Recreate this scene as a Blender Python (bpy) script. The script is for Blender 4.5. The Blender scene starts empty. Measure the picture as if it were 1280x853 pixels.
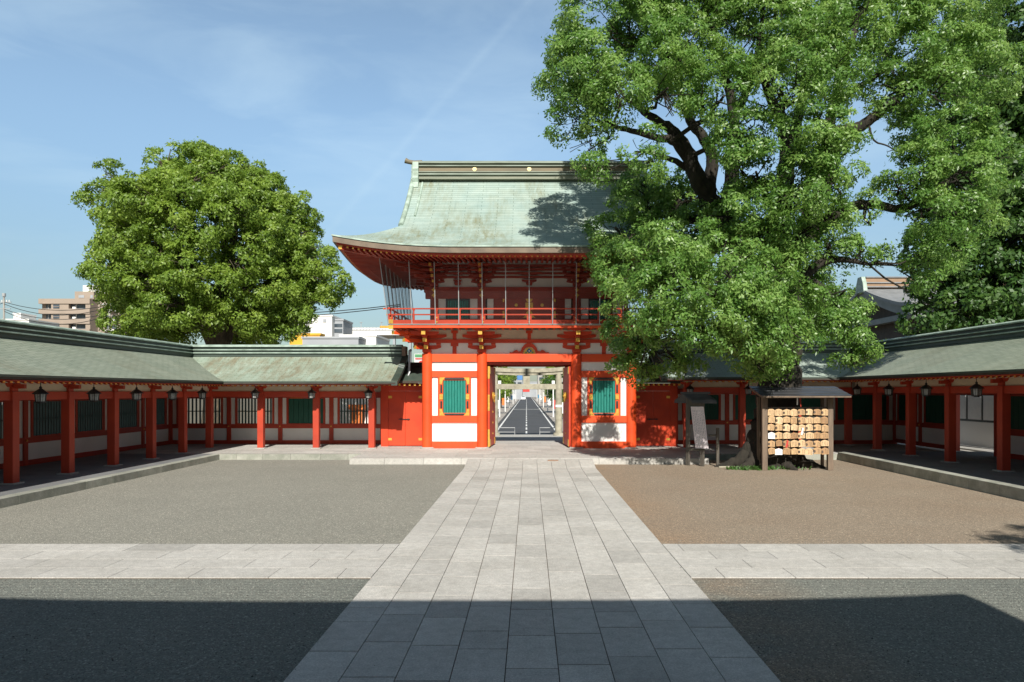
import bpy, math, random
import numpy as np
from mathutils import Vector
R = math.radians
C = bpy.context.scene.collection
SC = bpy.context.scene
random.seed(7)
# ------------------------------------------------------------------ camera
F = 910.0
cam = bpy.data.cameras.new('camera'); co = bpy.data.objects.new('camera', cam); C.objects.link(co)
co.location = (0, 0, 2.5); co.rotation_euler = (R(90), 0, 0)
cam.sensor_width = 36; cam.lens = 36 * F / 1280
cam.shift_x = -21.5 / 1280; cam.shift_y = 62.5 / 1280
cam.clip_end = 3000; cam.clip_start = 0.05
SC.camera = co
SUN = Vector((0.10, -1.0, 0.78)).normalized()          # towards the sun
# ------------------------------------------------------------------ world
w = bpy.data.worlds.new('World'); SC.world = w; w.use_nodes = True
nt = w.node_tree; nt.nodes.clear()
def N(nt, t, **k):
    n = nt.nodes.new(t)
    for a, b in k.items(): setattr(n, a, b)
    return n
def L(nt, a, b): nt.links.new(a, b)
out = N(nt, 'ShaderNodeOutputWorld'); bg = N(nt, 'ShaderNodeBackground'); bg.inputs[1].default_value = 0.050
sky = N(nt, 'ShaderNodeTexSky'); sky.sky_type = 'NISHITA'; sky.sun_disc = False
sky.sun_elevation = math.asin(SUN.z); sky.sun_rotation = math.pi - 0.1
sky.air_density = 1.0; sky.dust_density = 0.8; sky.ozone_density = 2.2; sky.altitude = 50
tc = N(nt, 'ShaderNodeTexCoord')
mp = N(nt, 'ShaderNodeMapping'); mp.inputs['Scale'].default_value = (1.6, 1.6, 6.5); mp.inputs['Rotation'].default_value = (0, R(14), 0)
L(nt, tc.outputs['Generated'], mp.inputs[0])
nz = N(nt, 'ShaderNodeTexNoise'); nz.inputs['Scale'].default_value = 2.1; nz.inputs['Detail'].default_value = 7; nz.inputs['Roughness'].default_value = 0.55
nz.inputs['Distortion'].default_value = 0.5
L(nt, mp.outputs[0], nz.inputs[0])
cr = N(nt, 'ShaderNodeValToRGB'); cr.color_ramp.elements[0].position = 0.42; cr.color_ramp.elements[1].position = 0.78
cr.color_ramp.elements[0].color = (0.08, 0.08, 0.08, 1); cr.color_ramp.elements[1].color = (0.30, 0.30, 0.30, 1)
L(nt, nz.outputs[0], cr.inputs[0])
# thin old contrail: a band round a great circle, broken up by noise
def pdir(x, y): return Vector(((x - 661.5) / F, 1, (489 - y) / F)).normalized()
pn = pdir(662, 0).cross(pdir(497, 190)).normalized()
dt = N(nt, 'ShaderNodeVectorMath', operation='DOT_PRODUCT'); dt.inputs[1].default_value = pn
L(nt, tc.outputs['Generated'], dt.inputs[0])
ab = N(nt, 'ShaderNodeMath', operation='ABSOLUTE'); L(nt, dt.outputs['Value'], ab.inputs[0])
mr = N(nt, 'ShaderNodeMapRange'); mr.inputs[1].default_value = 0.0; mr.inputs[2].default_value = 0.0075; mr.inputs[3].default_value = 0.09; mr.inputs[4].default_value = 0
L(nt, ab.outputs[0], mr.inputs[0])
n2 = N(nt, 'ShaderNodeTexNoise'); n2.inputs['Scale'].default_value = 22; n2.inputs['Detail'].default_value = 4; L(nt, tc.outputs['Generated'], n2.inputs[0])
m2 = N(nt, 'ShaderNodeMath', operation='MULTIPLY'); L(nt, mr.outputs[0], m2.inputs[0]); L(nt, n2.outputs[0], m2.inputs[1])
ad = N(nt, 'ShaderNodeMath', operation='ADD'); ad.use_clamp = True
L(nt, cr.outputs[0], ad.inputs[0]); L(nt, m2.outputs[0], ad.inputs[1])
mx = N(nt, 'ShaderNodeMix', data_type='RGBA'); L(nt, ad.outputs[0], mx.inputs[0]); L(nt, sky.outputs[0], mx.inputs[6])
mx.inputs[7].default_value = (5.6, 6.6, 7.4, 1)
# brightness added to the sky ahead of the camera, keeping the overhead fill low
sx = N(nt, 'ShaderNodeSeparateXYZ'); L(nt, tc.outputs['Generated'], sx.inputs[0])
vl = N(nt, 'ShaderNodeMapRange', interpolation_type='SMOOTHSTEP'); vl.inputs[1].default_value = 0.0; vl.inputs[2].default_value = 0.36; vl.inputs[3].default_value = 0.12; vl.inputs[4].default_value = 1; L(nt, sx.outputs[2], vl.inputs[0])
ve = N(nt, 'ShaderNodeMapRange', interpolation_type='SMOOTHSTEP'); ve.inputs[1].default_value = 0.42; ve.inputs[2].default_value = 0.80; ve.inputs[3].default_value = 1; ve.inputs[4].default_value = 0; L(nt, sx.outputs[2], ve.inputs[0])
no = N(nt, 'ShaderNodeMapRange', interpolation_type='SMOOTHSTEP'); no.inputs[1].default_value = -0.3; no.inputs[2].default_value = 0.7; no.inputs[3].default_value = 0.12; no.inputs[4].default_value = 1; L(nt, sx.outputs[1], no.inputs[0])
vm0 = N(nt, 'ShaderNodeMath', operation='MULTIPLY'); L(nt, ve.outputs[0], vm0.inputs[0]); L(nt, no.outputs[0], vm0.inputs[1])
vm = N(nt, 'ShaderNodeMath', operation='MULTIPLY'); L(nt, vm0.outputs[0], vm.inputs[0]); L(nt, vl.outputs[0], vm.inputs[1])
vf = N(nt, 'ShaderNodeMath', operation='MULTIPLY_ADD'); L(nt, vm.outputs[0], vf.inputs[0]); vf.inputs[1].default_value = 1.5; vf.inputs[2].default_value = 1.0
vs_ = N(nt, 'ShaderNodeVectorMath', operation='SCALE'); L(nt, mx.outputs[2], vs_.inputs[0]); L(nt, vf.outputs[0], vs_.inputs['Scale'])
tn_ = N(nt, 'ShaderNodeVectorMath', operation='MULTIPLY'); L(nt, vs_.outputs[0], tn_.inputs[0]); tn_.inputs[1].default_value = (0.98, 1.03, 0.97)
L(nt, tn_.outputs[0], bg.inputs[0]); L(nt, bg.outputs[0], out.inputs[0])
# ------------------------------------------------------------------ sun
sl = bpy.data.lights.new('sun', 'SUN'); sl.energy = 5.0; sl.angle = R(0.55); sl.color = (1.0, 0.95, 0.87)
so = bpy.data.objects.new('sun', sl); C.objects.link(so); so.rotation_euler = SUN.to_track_quat('Z', 'Y').to_euler()
so.location = (0, 0, 60)
vs = SC.view_settings; vs.view_transform = 'Standard'; vs.look = 'None'; vs.gamma = 1; vs.exposure = 0.42; vs.use_curve_mapping = False
SC.cycles.max_bounces = 6; SC.cycles.transparent_max_bounces = 12; SC.cycles.use_denoising = True
# ------------------------------------------------------------------ materials
MAT = {}
def mat(name, c1, c2=None, scale=3.0, rough=0.7, bump=0.0, bscale=None, metal=0.0, stretch=(1, 1, 1), detail=6, lo=0.35, hi=0.65, spec=0.5, tone=0, uv=False, speck=0):
    m = bpy.data.materials.new(name); m.use_nodes = True; t = m.node_tree
    b = t.nodes['Principled BSDF']; b.inputs['Roughness'].default_value = rough; b.inputs['Metallic'].default_value = metal
    b.inputs['Specular IOR Level'].default_value = spec
    tc = N(t, 'ShaderNodeTexCoord'); mp = N(t, 'ShaderNodeMapping'); mp.inputs['Scale'].default_value = stretch
    L(t, tc.outputs['UV' if uv else 'Object'], mp.inputs[0])
    n = N(t, 'ShaderNodeTexNoise'); n.inputs['Scale'].default_value = scale; n.inputs['Detail'].default_value = detail
    L(t, mp.outputs[0], n.inputs[0])
    r = N(t, 'ShaderNodeMapRange'); r.inputs[1].default_value = lo; r.inputs[2].default_value = hi; L(t, n.outputs[0], r.inputs[0])
    x = N(t, 'ShaderNodeMix', data_type='RGBA'); L(t, r.outputs[0], x.inputs[0])
    x.inputs[6].default_value = (*c1, 1); x.inputs[7].default_value = (*(c2 or c1), 1)
    last = x.outputs[2]
    if tone:
        a = N(t, 'ShaderNodeAttribute'); a.attribute_name = 'tone'
        v = N(t, 'ShaderNodeMapRange'); v.inputs[3].default_value = 1 - tone; v.inputs[4].default_value = 1 + tone; L(t, a.outputs['Fac'], v.inputs[0])
        y = N(t, 'ShaderNodeVectorMath', operation='SCALE'); L(t, last, y.inputs[0]); L(t, v.outputs[0], y.inputs['Scale']); last = y.outputs[0]
    if speck:
        for sc_, am in ((170, speck), (45, speck * .55), (9, speck * .35)):
            n4 = N(t, 'ShaderNodeTexNoise'); n4.inputs['Scale'].default_value = sc_; n4.inputs['Detail'].default_value = 3; L(t, tc.outputs['Object'], n4.inputs[0])
            v4 = N(t, 'ShaderNodeMapRange'); v4.inputs[1].default_value = .3; v4.inputs[2].default_value = .7; v4.inputs[3].default_value = 1 - am; v4.inputs[4].default_value = 1 + am; L(t, n4.outputs[0], v4.inputs[0])
            y4 = N(t, 'ShaderNodeVectorMath', operation='SCALE'); L(t, last, y4.inputs[0]); L(t, v4.outputs[0], y4.inputs['Scale']); last = y4.outputs[0]
    L(t, last, b.inputs['Base Color'])
    if bump:
        n3 = N(t, 'ShaderNodeTexNoise'); n3.inputs['Scale'].default_value = bscale or scale * 8; n3.inputs['Detail'].default_value = 4
        L(t, tc.outputs['Object'], n3.inputs[0])
        bp = N(t, 'ShaderNodeBump'); bp.inputs['Strength'].default_value = bump; bp.inputs['Distance'].default_value = 0.08 if 'bark' in name else 0.02
        if 'bark' in name: L(t, mp.outputs[0], n3.inputs[0]); n3.inputs['Detail'].default_value = 8
        L(t, n3.outputs[0], bp.inputs['Height']); L(t, bp.outputs[0], b.inputs['Normal'])
    MAT[name] = m
    return m
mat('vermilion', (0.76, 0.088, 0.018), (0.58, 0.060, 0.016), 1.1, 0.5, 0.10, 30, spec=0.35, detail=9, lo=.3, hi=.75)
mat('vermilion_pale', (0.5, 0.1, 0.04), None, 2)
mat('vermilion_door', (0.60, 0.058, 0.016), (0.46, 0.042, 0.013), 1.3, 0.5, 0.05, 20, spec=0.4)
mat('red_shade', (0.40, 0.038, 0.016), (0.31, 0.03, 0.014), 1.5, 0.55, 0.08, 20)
mat('red_deep_shade', (0.36, 0.042, 0.02), (0.27, 0.03, 0.016), 2.0, 0.6, 0.08, 20)  # darker copy of the gate red, with under-eave shade put into the colour
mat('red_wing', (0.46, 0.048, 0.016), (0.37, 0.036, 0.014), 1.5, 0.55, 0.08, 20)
mat('plaster', (0.80, 0.79, 0.75), (0.70, 0.69, 0.65), 0.8, 0.85, 0.05, 14)
mat('cream', (0.62, 0.53, 0.40), (0.52, 0.44, 0.33), 1.5, 0.8, 0.05, 14)
mat('teal_board', (0.008, 0.155, 0.12), (0.012, 0.205, 0.16), 5, 0.45, 0.1, 30, stretch=(6, 6, 0.6))
mat('green_board', (0.006, 0.07, 0.045), (0.008, 0.095, 0.06), 5, 0.55, 0.1, 30, stretch=(6, 6, 0.6))
mat('dark_bar', (0.010, 0.035, 0.028), (0.014, 0.05, 0.04), 5, 0.55)
mat('black_iron', (0.015, 0.016, 0.015), (0.03, 0.03, 0.028), 12, 0.45)
mat('gold', (0.83, 0.50, 0.10), (0.66, 0.36, 0.06), 9, 0.38, metal=0.55)
mat('granite', (0.46, 0.445, 0.41), (0.40, 0.385, 0.35), 0.9, 0.8, 0.25, 120, tone=0.13, detail=12, speck=0.30)
mat('granite_kerb', (0.36, 0.36, 0.31), (0.25, 0.26, 0.215), 2.5, 0.85, 0.2, 60, tone=0.16, detail=10, speck=.2)
mat('pebble', (0.235, 0.23, 0.205), (0.19, 0.185, 0.165), 5, 0.85, tone=0.75)
mat('joint', (0.055, 0.045, 0.032), (0.09, 0.06, 0.035), 3, 0.95)
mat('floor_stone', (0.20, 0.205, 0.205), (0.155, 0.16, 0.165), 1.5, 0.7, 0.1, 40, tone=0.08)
mat('old_wood', (0.20, 0.145, 0.10), (0.13, 0.095, 0.068), 4, 0.75, 0.3, 40, stretch=(3, 3, 0.4))
mat('grey_wood', (0.11, 0.095, 0.075), (0.07, 0.062, 0.05), 4, 0.8, 0.3, 40, stretch=(3, 3, 0.4))
mat('eave_wood', (0.20, 0.155, 0.11), (0.13, 0.10, 0.075), 2, 0.75, 0.2, 30)
mat('dark_wood', (0.035, 0.025, 0.018), (0.06, 0.042, 0.03), 3, 0.75)
mat('ridge_copper', (0.23, 0.24, 0.17), (0.17, 0.19, 0.14), 2.5, 0.6, 0.1, 30, stretch=(0.5, 2, 3))
mat('ridge_trim', (0.27, 0.32, 0.26), (0.18, 0.21, 0.16), 2.5, 0.6, 0.1, 30, stretch=(0.5, 2, 3))
mat('pale_gold', (0.80, 0.66, 0.36), (0.7, 0.55, 0.28), 9, 0.5, metal=0.2)
mat('ridge_wood', (0.20, 0.16, 0.095), (0.14, 0.12, 0.075), 2.5, 0.65, 0.1, 30, stretch=(0.4, 2, 4))
mat('dark_copper', (0.035, 0.055, 0.045), (0.06, 0.08, 0.062), 2.5, 0.5, 0.1, 30, stretch=(0.5, 0.5, 3))
mat('copper_trim', (0.40, 0.50, 0.43), (0.24, 0.31, 0.25), 3, 0.6, 0.15, 30)
mat('asphalt', (0.05, 0.052, 0.056), (0.065, 0.066, 0.07), 0.5, 0.9, 0.1, 30)
mat('line_paint', (0.75, 0.75, 0.72), (0.6, 0.6, 0.58), 4, 0.8)
mat('sidewalk', (0.36, 0.33, 0.29), (0.30, 0.27, 0.24), 0.6, 0.9)
mat('torii_stone', (0.40, 0.37, 0.28), (0.26, 0.24, 0.18), 3, 0.9, 0.3, 20)
mat('bark', (0.11, 0.085, 0.055), (0.045, 0.038, 0.028), 3.5, 0.95, 1.0, 9, stretch=(1.6, 1.6, 0.5))
mat('bark_dark', (0.034, 0.028, 0.02), (0.016, 0.014, 0.01), 3.5, 0.95, 0.6, 9, stretch=(1.6, 1.6, 0.5))
mat('tan_tile', (0.335, 0.27, 0.215), (0.30, 0.245, 0.195), 0.4, 0.8)
mat('tan_shade', (0.33, 0.27, 0.22), (0.30, 0.24, 0.2), 0.4, 0.8)
mat('white_wall', (0.78, 0.77, 0.74), (0.70, 0.69, 0.66), 0.2, 0.8)
mat('grey_wall', (0.36, 0.38, 0.40), (0.30, 0.32, 0.34), 0.2, 0.8)
mat('window_glass', (0.04, 0.055, 0.07), (0.09, 0.11, 0.13), 0.6, 0.15)
mat('blue_glass', (0.06, 0.16, 0.36), (0.10, 0.24, 0.5), 0.3, 0.2)
mat('metal_grey', (0.45, 0.46, 0.46), (0.36, 0.37, 0.38), 2, 0.45, metal=0.3)
mat('concrete', (0.38, 0.37, 0.34), (0.30, 0.29, 0.27), 1.5, 0.85)
mat('yellow_paint', (0.75, 0.42, 0.03), (0.65, 0.35, 0.03), 1, 0.6)
mat('orange_cloth', (0.75, 0.20, 0.04), (0.6, 0.15, 0.04), 1, 0.8)
mat('red_cloth', (0.6, 0.06, 0.05), (0.5, 0.05, 0.04), 1, 0.8)
mat('car_paint', (0.75, 0.75, 0.75), None, 1, 0.25)
mat('rubber', (0.02, 0.02, 0.02), None, 1, 0.7)
mat('paper', (0.78, 0.71, 0.72), (0.66, 0.58, 0.60), 7, 0.8, stretch=(3, 3, 0.8))
mat('white_paper', (0.82, 0.82, 0.80), (0.75, 0.75, 0.74), 7, 0.8)
mat('ink', (0.10, 0.07, 0.05), None, 7, 0.8)
mat('glass_pale', (0.42, 0.43, 0.40), (0.26, 0.27, 0.26), 14, 0.25)
mat('sheet_roof', (0.028, 0.03, 0.034), (0.045, 0.045, 0.048), 2, 0.45)
mat('rust_strip', (0.30, 0.17, 0.10), (0.20, 0.13, 0.09), 3, 0.7)
mat('roof_grey', (0.24, 0.25, 0.255), (0.18, 0.19, 0.195), 1.5, 0.55, 0.1, 12)
mat('hall_trim', (0.25, 0.27, 0.27), (0.2, 0.22, 0.22), 1.5, 0.7)
mat('copper_brown', (0.30, 0.19, 0.11), (0.25, 0.165, 0.10), 1.5, 0.55)
mat('soil', (0.10, 0.085, 0.055), (0.15, 0.125, 0.085), 1.0, 0.95, 0.4, 20)
mat('blue_paint', (0.03, 0.17, 0.30), None, 1, 0.5)
mat('green_paint', (0.08, 0.28, 0.12), None, 1, 0.5)
mat('skin', (0.55, 0.36, 0.26), None, 1, 0.6)

def plaque_mat():
    m = bpy.data.materials.new('plaque_wood'); m.use_nodes = True; t = m.node_tree; b = t.nodes['Principled BSDF']; b.inputs['Roughness'].default_value = 0.6
    oi = N(t, 'ShaderNodeObjectInfo'); r = N(t, 'ShaderNodeValToRGB'); L(t, oi.outputs['Random'], r.inputs[0])
    r.color_ramp.elements[0].color = (0.34, 0.19, 0.085, 1); r.color_ramp.elements[1].color = (0.70, 0.50, 0.29, 1)
    e = r.color_ramp.elements.new(0.4); e.color = (0.56, 0.37, 0.19, 1)
    tc = N(t, 'ShaderNodeTexCoord'); mp = N(t, 'ShaderNodeMapping'); mp.inputs['Scale'].default_value = (2, 2, 14); L(t, tc.outputs['Object'], mp.inputs[0])
    n = N(t, 'ShaderNodeTexNoise'); n.inputs['Scale'].default_value = 4; L(t, mp.outputs[0], n.inputs[0])
    v = N(t, 'ShaderNodeMapRange'); v.inputs[3].default_value = 0.75; v.inputs[4].default_value = 1.2; L(t, n.outputs[0], v.inputs[0])
    y = N(t, 'ShaderNodeVectorMath', operation='SCALE'); L(t, r.outputs[0], y.inputs[0]); L(t, v.outputs[0], y.inputs['Scale'])
    L(t, y.outputs[0], b.inputs['Base Color']); MAT['plaque_wood'] = m
plaque_mat()

def roof_mat(name, pale, green, brown, cw, chh, patch=0.5, stain=1.0, bumps=0.5):
    """verdigris copper sheet: UVs in metres, x along the eave, y up the slope"""
    m = bpy.data.materials.new(name); m.use_nodes = True; t = m.node_tree; b = t.nodes['Principled BSDF']
    b.inputs['Roughness'].default_value = 0.62; b.inputs['Specular IOR Level'].default_value = 0.35
    tc = N(t, 'ShaderNodeTexCoord'); uv = tc.outputs['UV']
    def noise(sx, sy, s, d=6, rg=0.6):
        mp = N(t, 'ShaderNodeMapping'); mp.inputs['Scale'].default_value = (sx, sy, 1); L(t, uv, mp.inputs[0])
        n = N(t, 'ShaderNodeTexNoise'); n.inputs['Scale'].default_value = s; n.inputs['Detail'].default_value = d; n.inputs['Roughness'].default_value = rg
        L(t, mp.outputs[0], n.inputs[0]); return n.outputs[0]
    def rng(x, a, bb, c=0, d=1):
        r = N(t, 'ShaderNodeMapRange'); r.inputs[1].default_value = a; r.inputs[2].default_value = bb; r.inputs[3].default_value = c; r.inputs[4].default_value = d
        L(t, x, r.inputs[0]); return r.outputs[0]
    def mix(f, a, bb):
        x = N(t, 'ShaderNodeMix', data_type='RGBA'); L(t, f, x.inputs[0])
        for s, v in ((6, a), (7, bb)):
            if isinstance(v, tuple): x.inputs[s].default_value = (*v, 1)
            else: L(t, v, x.inputs[s])
        return x.outputs[2]
    c = mix(rng(noise(1, 1, 0.8), 0.35, 0.65), pale, green)
    big = rng(noise(0.55, 0.28, 0.9, 3), 0.62 - 0.2 * patch, 0.74 - 0.1 * patch)
    fine = rng(noise(3.2, 0.7, 1.6, 8, 0.7), 0.36, 0.62)
    mu = N(t, 'ShaderNodeMath', operation='MULTIPLY'); L(t, big, mu.inputs[0]); L(t, fine, mu.inputs[1])
    mu2 = N(t, 'ShaderNodeMath', operation='MULTIPLY'); L(t, mu.outputs[0], mu2.inputs[0]); mu2.inputs[1].default_value = stain
    c = mix(mu2.outputs[0], c, brown)
    strk = rng(noise(7, 0.35, 1.0, 5), 0.58, 0.75, 0, 0.35)
    c = mix(strk, c, tuple(0.62 * q for q in green))
    br = N(t, 'ShaderNodeTexBrick'); L(t, uv, br.inputs[0])
    br.inputs['Color1'].default_value = (1, 1, 1, 1); br.inputs['Color2'].default_value = (0.86, 0.88, 0.86, 1); br.inputs['Mortar'].default_value = (0.42, 0.46, 0.44, 1)
    br.inputs['Scale'].default_value = 1; br.inputs['Brick Width'].default_value = cw; br.inputs['Row Height'].default_value = chh
    br.inputs['Mortar Size'].default_value = 0.009; br.inputs['Mortar Smooth'].default_value = 0.4
    mm = N(t, 'ShaderNodeMix', data_type='RGBA', blend_type='MULTIPLY'); mm.inputs[0].default_value = 1; L(t, c, mm.inputs[6]); L(t, br.outputs[0], mm.inputs[7])
    L(t, mm.outputs[2], b.inputs['Base Color'])
    bp = N(t, 'ShaderNodeBump'); bp.inputs['Strength'].default_value = bumps; bp.inputs['Distance'].default_value = 0.015; bp.invert = True
    L(t, br.outputs['Fac'], bp.inputs['Height'])
    bp2 = N(t, 'ShaderNodeBump'); bp2.inputs['Strength'].default_value = 0.25; bp2.inputs['Distance'].default_value = 0.03; L(t, noise(1, 1, 5), bp2.inputs['Height']); L(t, bp.outputs[0], bp2.inputs['Normal'])
    L(t, bp2.outputs[0], b.inputs['Normal']); MAT[name] = m
roof_mat('roof_main', (0.385, 0.465, 0.415), (0.29, 0.385, 0.355), (0.225, 0.235, 0.15), 1.3, 0.15, 0.95, 1.0)
roof_mat('roof_hip', (0.30, 0.36, 0.27), (0.24, 0.29, 0.21), (0.18, 0.18, 0.10), 1.3, 0.15, 0.9, 1.0)
roof_mat('roof_wing', (0.30, 0.33, 0.26), (0.245, 0.28, 0.22), (0.20, 0.19, 0.13), 0.42, 0.115, 0.6, 0.8, 0.8)
roof_mat('roof_front', (0.37, 0.45, 0.37), (0.27, 0.33, 0.26), (0.23, 0.20, 0.13), 0.42, 0.115, 1.5, 1.0, 0.6)
roof_mat('roof_front_right', (0.40, 0.47, 0.41), (0.33, 0.39, 0.35), (0.26, 0.29, 0.21), 0.42, 0.115, 0.4, 0.6, 0.6)

def gravel_mat():
    m = bpy.data.materials.new('gravel'); m.use_nodes = True; t = m.node_tree; b = t.nodes['Principled BSDF']; b.inputs['Roughness'].default_value = 0.9
    tc = N(t, 'ShaderNodeTexCoord'); ob = tc.outputs['Object']
    v = N(t, 'ShaderNodeTexVoronoi'); v.inputs['Scale'].default_value = 62; L(t, ob, v.inputs[0])
    r = N(t, 'ShaderNodeValToRGB'); e = r.color_ramp.elements; e[0].color = (0.5, 0.5, 0.5, 1); e[1].color = (1.0, 1.0, 1.0, 1); e[1].position = 0.75
    x = e.new(0.95); x.color = (1.9, 1.9, 1.85, 1); L(t, v.outputs['Color'], r.inputs[0])
    n = N(t, 'ShaderNodeTexNoise'); n.inputs['Scale'].default_value = 0.35; n.inputs['Detail'].default_value = 8; n.inputs['Roughness'].default_value = 0.65; L(t, ob, n.inputs[0])
    sp = N(t, 'ShaderNodeSeparateXYZ'); L(t, ob, sp.inputs[0])
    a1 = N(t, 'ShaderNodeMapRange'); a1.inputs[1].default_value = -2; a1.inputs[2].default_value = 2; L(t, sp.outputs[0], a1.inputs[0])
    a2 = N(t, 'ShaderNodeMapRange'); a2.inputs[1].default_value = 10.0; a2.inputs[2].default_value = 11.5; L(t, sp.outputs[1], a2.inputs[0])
    def mix(f, a, bb):
        x = N(t, 'ShaderNodeMix', data_type='RGBA'); L(t, f, x.inputs[0])
        for s, q in ((6, a), (7, bb)):
            if isinstance(q, tuple): x.inputs[s].default_value = (*q, 1)
            else: L(t, q, x.inputs[s])
        return x.outputs[2]
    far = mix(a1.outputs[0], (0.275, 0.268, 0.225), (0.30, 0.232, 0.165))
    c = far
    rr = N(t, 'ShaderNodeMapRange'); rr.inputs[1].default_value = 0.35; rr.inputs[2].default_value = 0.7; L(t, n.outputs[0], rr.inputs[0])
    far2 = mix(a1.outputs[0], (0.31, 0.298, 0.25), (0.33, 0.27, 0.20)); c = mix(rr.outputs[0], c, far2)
    nr = mix(rr.outputs[0], (0.175, 0.188, 0.165), (0.215, 0.222, 0.19)); c = mix(a2.outputs[0], nr, c)  # near gravel is greyer; hall shade also put into its darker greenish colour
    # reddish dust washed along the path's right edge
    ed = N(t, 'ShaderNodeMapRange'); ed.inputs[1].default_value = 2.1; ed.inputs[2].default_value = 3.6; ed.inputs[3].default_value = 1; ed.inputs[4].default_value = 0; L(t, sp.outputs[0], ed.inputs[0])
    ed2 = N(t, 'ShaderNodeMath', operation='MULTIPLY'); L(t, ed.outputs[0], ed2.inputs[0]); L(t, a1.outputs[0], ed2.inputs[1])
    ed3 = N(t, 'ShaderNodeMath', operation='MULTIPLY'); L(t, ed2.outputs[0], ed3.inputs[0]); L(t, rr.outputs[0], ed3.inputs[1])
    c = mix(ed3.outputs[0], c, (0.34, 0.22, 0.13))
    mm = N(t, 'ShaderNodeMix', data_type='RGBA', blend_type='MULTIPLY'); mm.inputs[0].default_value = 1; L(t, c, mm.inputs[6]); L(t, r.outputs[0], mm.inputs[7])
    L(t, mm.outputs[2], b.inputs['Base Color'])
    bp = N(t, 'ShaderNodeBump'); bp.inputs['Strength'].default_value = 0.9; bp.inputs['Distance'].default_value = 0.012; bp.invert = True; L(t, v.outputs['Distance'], bp.inputs['Height'])
    wv = N(t, 'ShaderNodeTexWave'); wv.bands_direction = 'Y'; wv.inputs['Scale'].default_value = 2.6; wv.inputs['Distortion'].default_value = 1.2; wv.inputs['Detail'].default_value = 2; L(t, ob, wv.inputs[0])
    b2 = N(t, 'ShaderNodeBump'); b2.inputs['Strength'].default_value = 0.16; b2.inputs['Distance'].default_value = 0.03; L(t, wv.outputs[0], b2.inputs['Height']); L(t, bp.outputs[0], b2.inputs['Normal'])
    L(t, b2.outputs[0], b.inputs['Normal']); MAT['gravel'] = m
gravel_mat()

def leaf_mat(name, c1, c2, c3, gloss=0.5, trans=0.36):
    m = bpy.data.materials.new(name); m.use_nodes = True; t = m.node_tree; b = t.nodes['Principled BSDF']; b.inputs['Roughness'].default_value = gloss
    b.inputs['Specular IOR Level'].default_value = 0.6
    a = N(t, 'ShaderNodeAttribute'); a.attribute_name = 'tone'
    r = N(t, 'ShaderNodeValToRGB'); e = r.color_ramp.elements; e[0].color = (*c1, 1); e[1].color = (*c3, 1); x = e.new(0.5); x.color = (*c2, 1); L(t, a.outputs['Fac'], r.inputs[0])
    L(t, r.outputs[0], b.inputs['Base Color'])
    tr = N(t, 'ShaderNodeBsdfTranslucent')
    hs = N(t, 'ShaderNodeHueSaturation'); hs.inputs['Value'].default_value = 1.5; hs.inputs['Hue'].default_value = 0.485; L(t, r.outputs[0], hs.inputs['Color']); L(t, hs.outputs[0], tr.inputs[0])
    ms = N(t, 'ShaderNodeMixShader'); ms.inputs[0].default_value = trans
    L(t, b.outputs[0], ms.inputs[1]); L(t, tr.outputs[0], ms.inputs[2]); L(t, ms.outputs[0], t.nodes['Material Output'].inputs[0]); MAT[name] = m
leaf_mat('leaf_camphor', (0.065, 0.165, 0.026), (0.145, 0.28, 0.05), (0.28, 0.42, 0.11), 0.42, 0.40)
leaf_mat('leaf_left', (0.105, 0.19, 0.02), (0.185, 0.295, 0.036), (0.30, 0.41, 0.065), 0.5, 0.42)
leaf_mat('leaf_dark', (0.03, 0.085, 0.016), (0.055, 0.13, 0.022), (0.10, 0.19, 0.03), 0.5)
leaf_mat('leaf_light', (0.06, 0.14, 0.025), (0.11, 0.21, 0.035), (0.16, 0.27, 0.05), 0.5)

def net_mat():
    m = bpy.data.materials.new('bird_net'); m.use_nodes = True; t = m.node_tree; b = t.nodes['Principled BSDF']; b.inputs['Base Color'].default_value = (0.035, 0.035, 0.035, 1); b.inputs['Roughness'].default_value = 0.8
    tr = N(t, 'ShaderNodeBsdfTransparent'); lw = N(t, 'ShaderNodeLayerWeight'); lw.inputs[0].default_value = 0.3
    mr = N(t, 'ShaderNodeMapRange'); mr.inputs[3].default_value = 0.12; mr.inputs[4].default_value = 0.85; L(t, lw.outputs['Facing'], mr.inputs[0])
    ms = N(t, 'ShaderNodeMixShader'); L(t, mr.outputs[0], ms.inputs[0]); L(t, tr.outputs[0], ms.inputs[1]); L(t, b.outputs[0], ms.inputs[2]); L(t, ms.outputs[0], t.nodes['Material Output'].inputs[0]); MAT['bird_net'] = m
net_mat()
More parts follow.
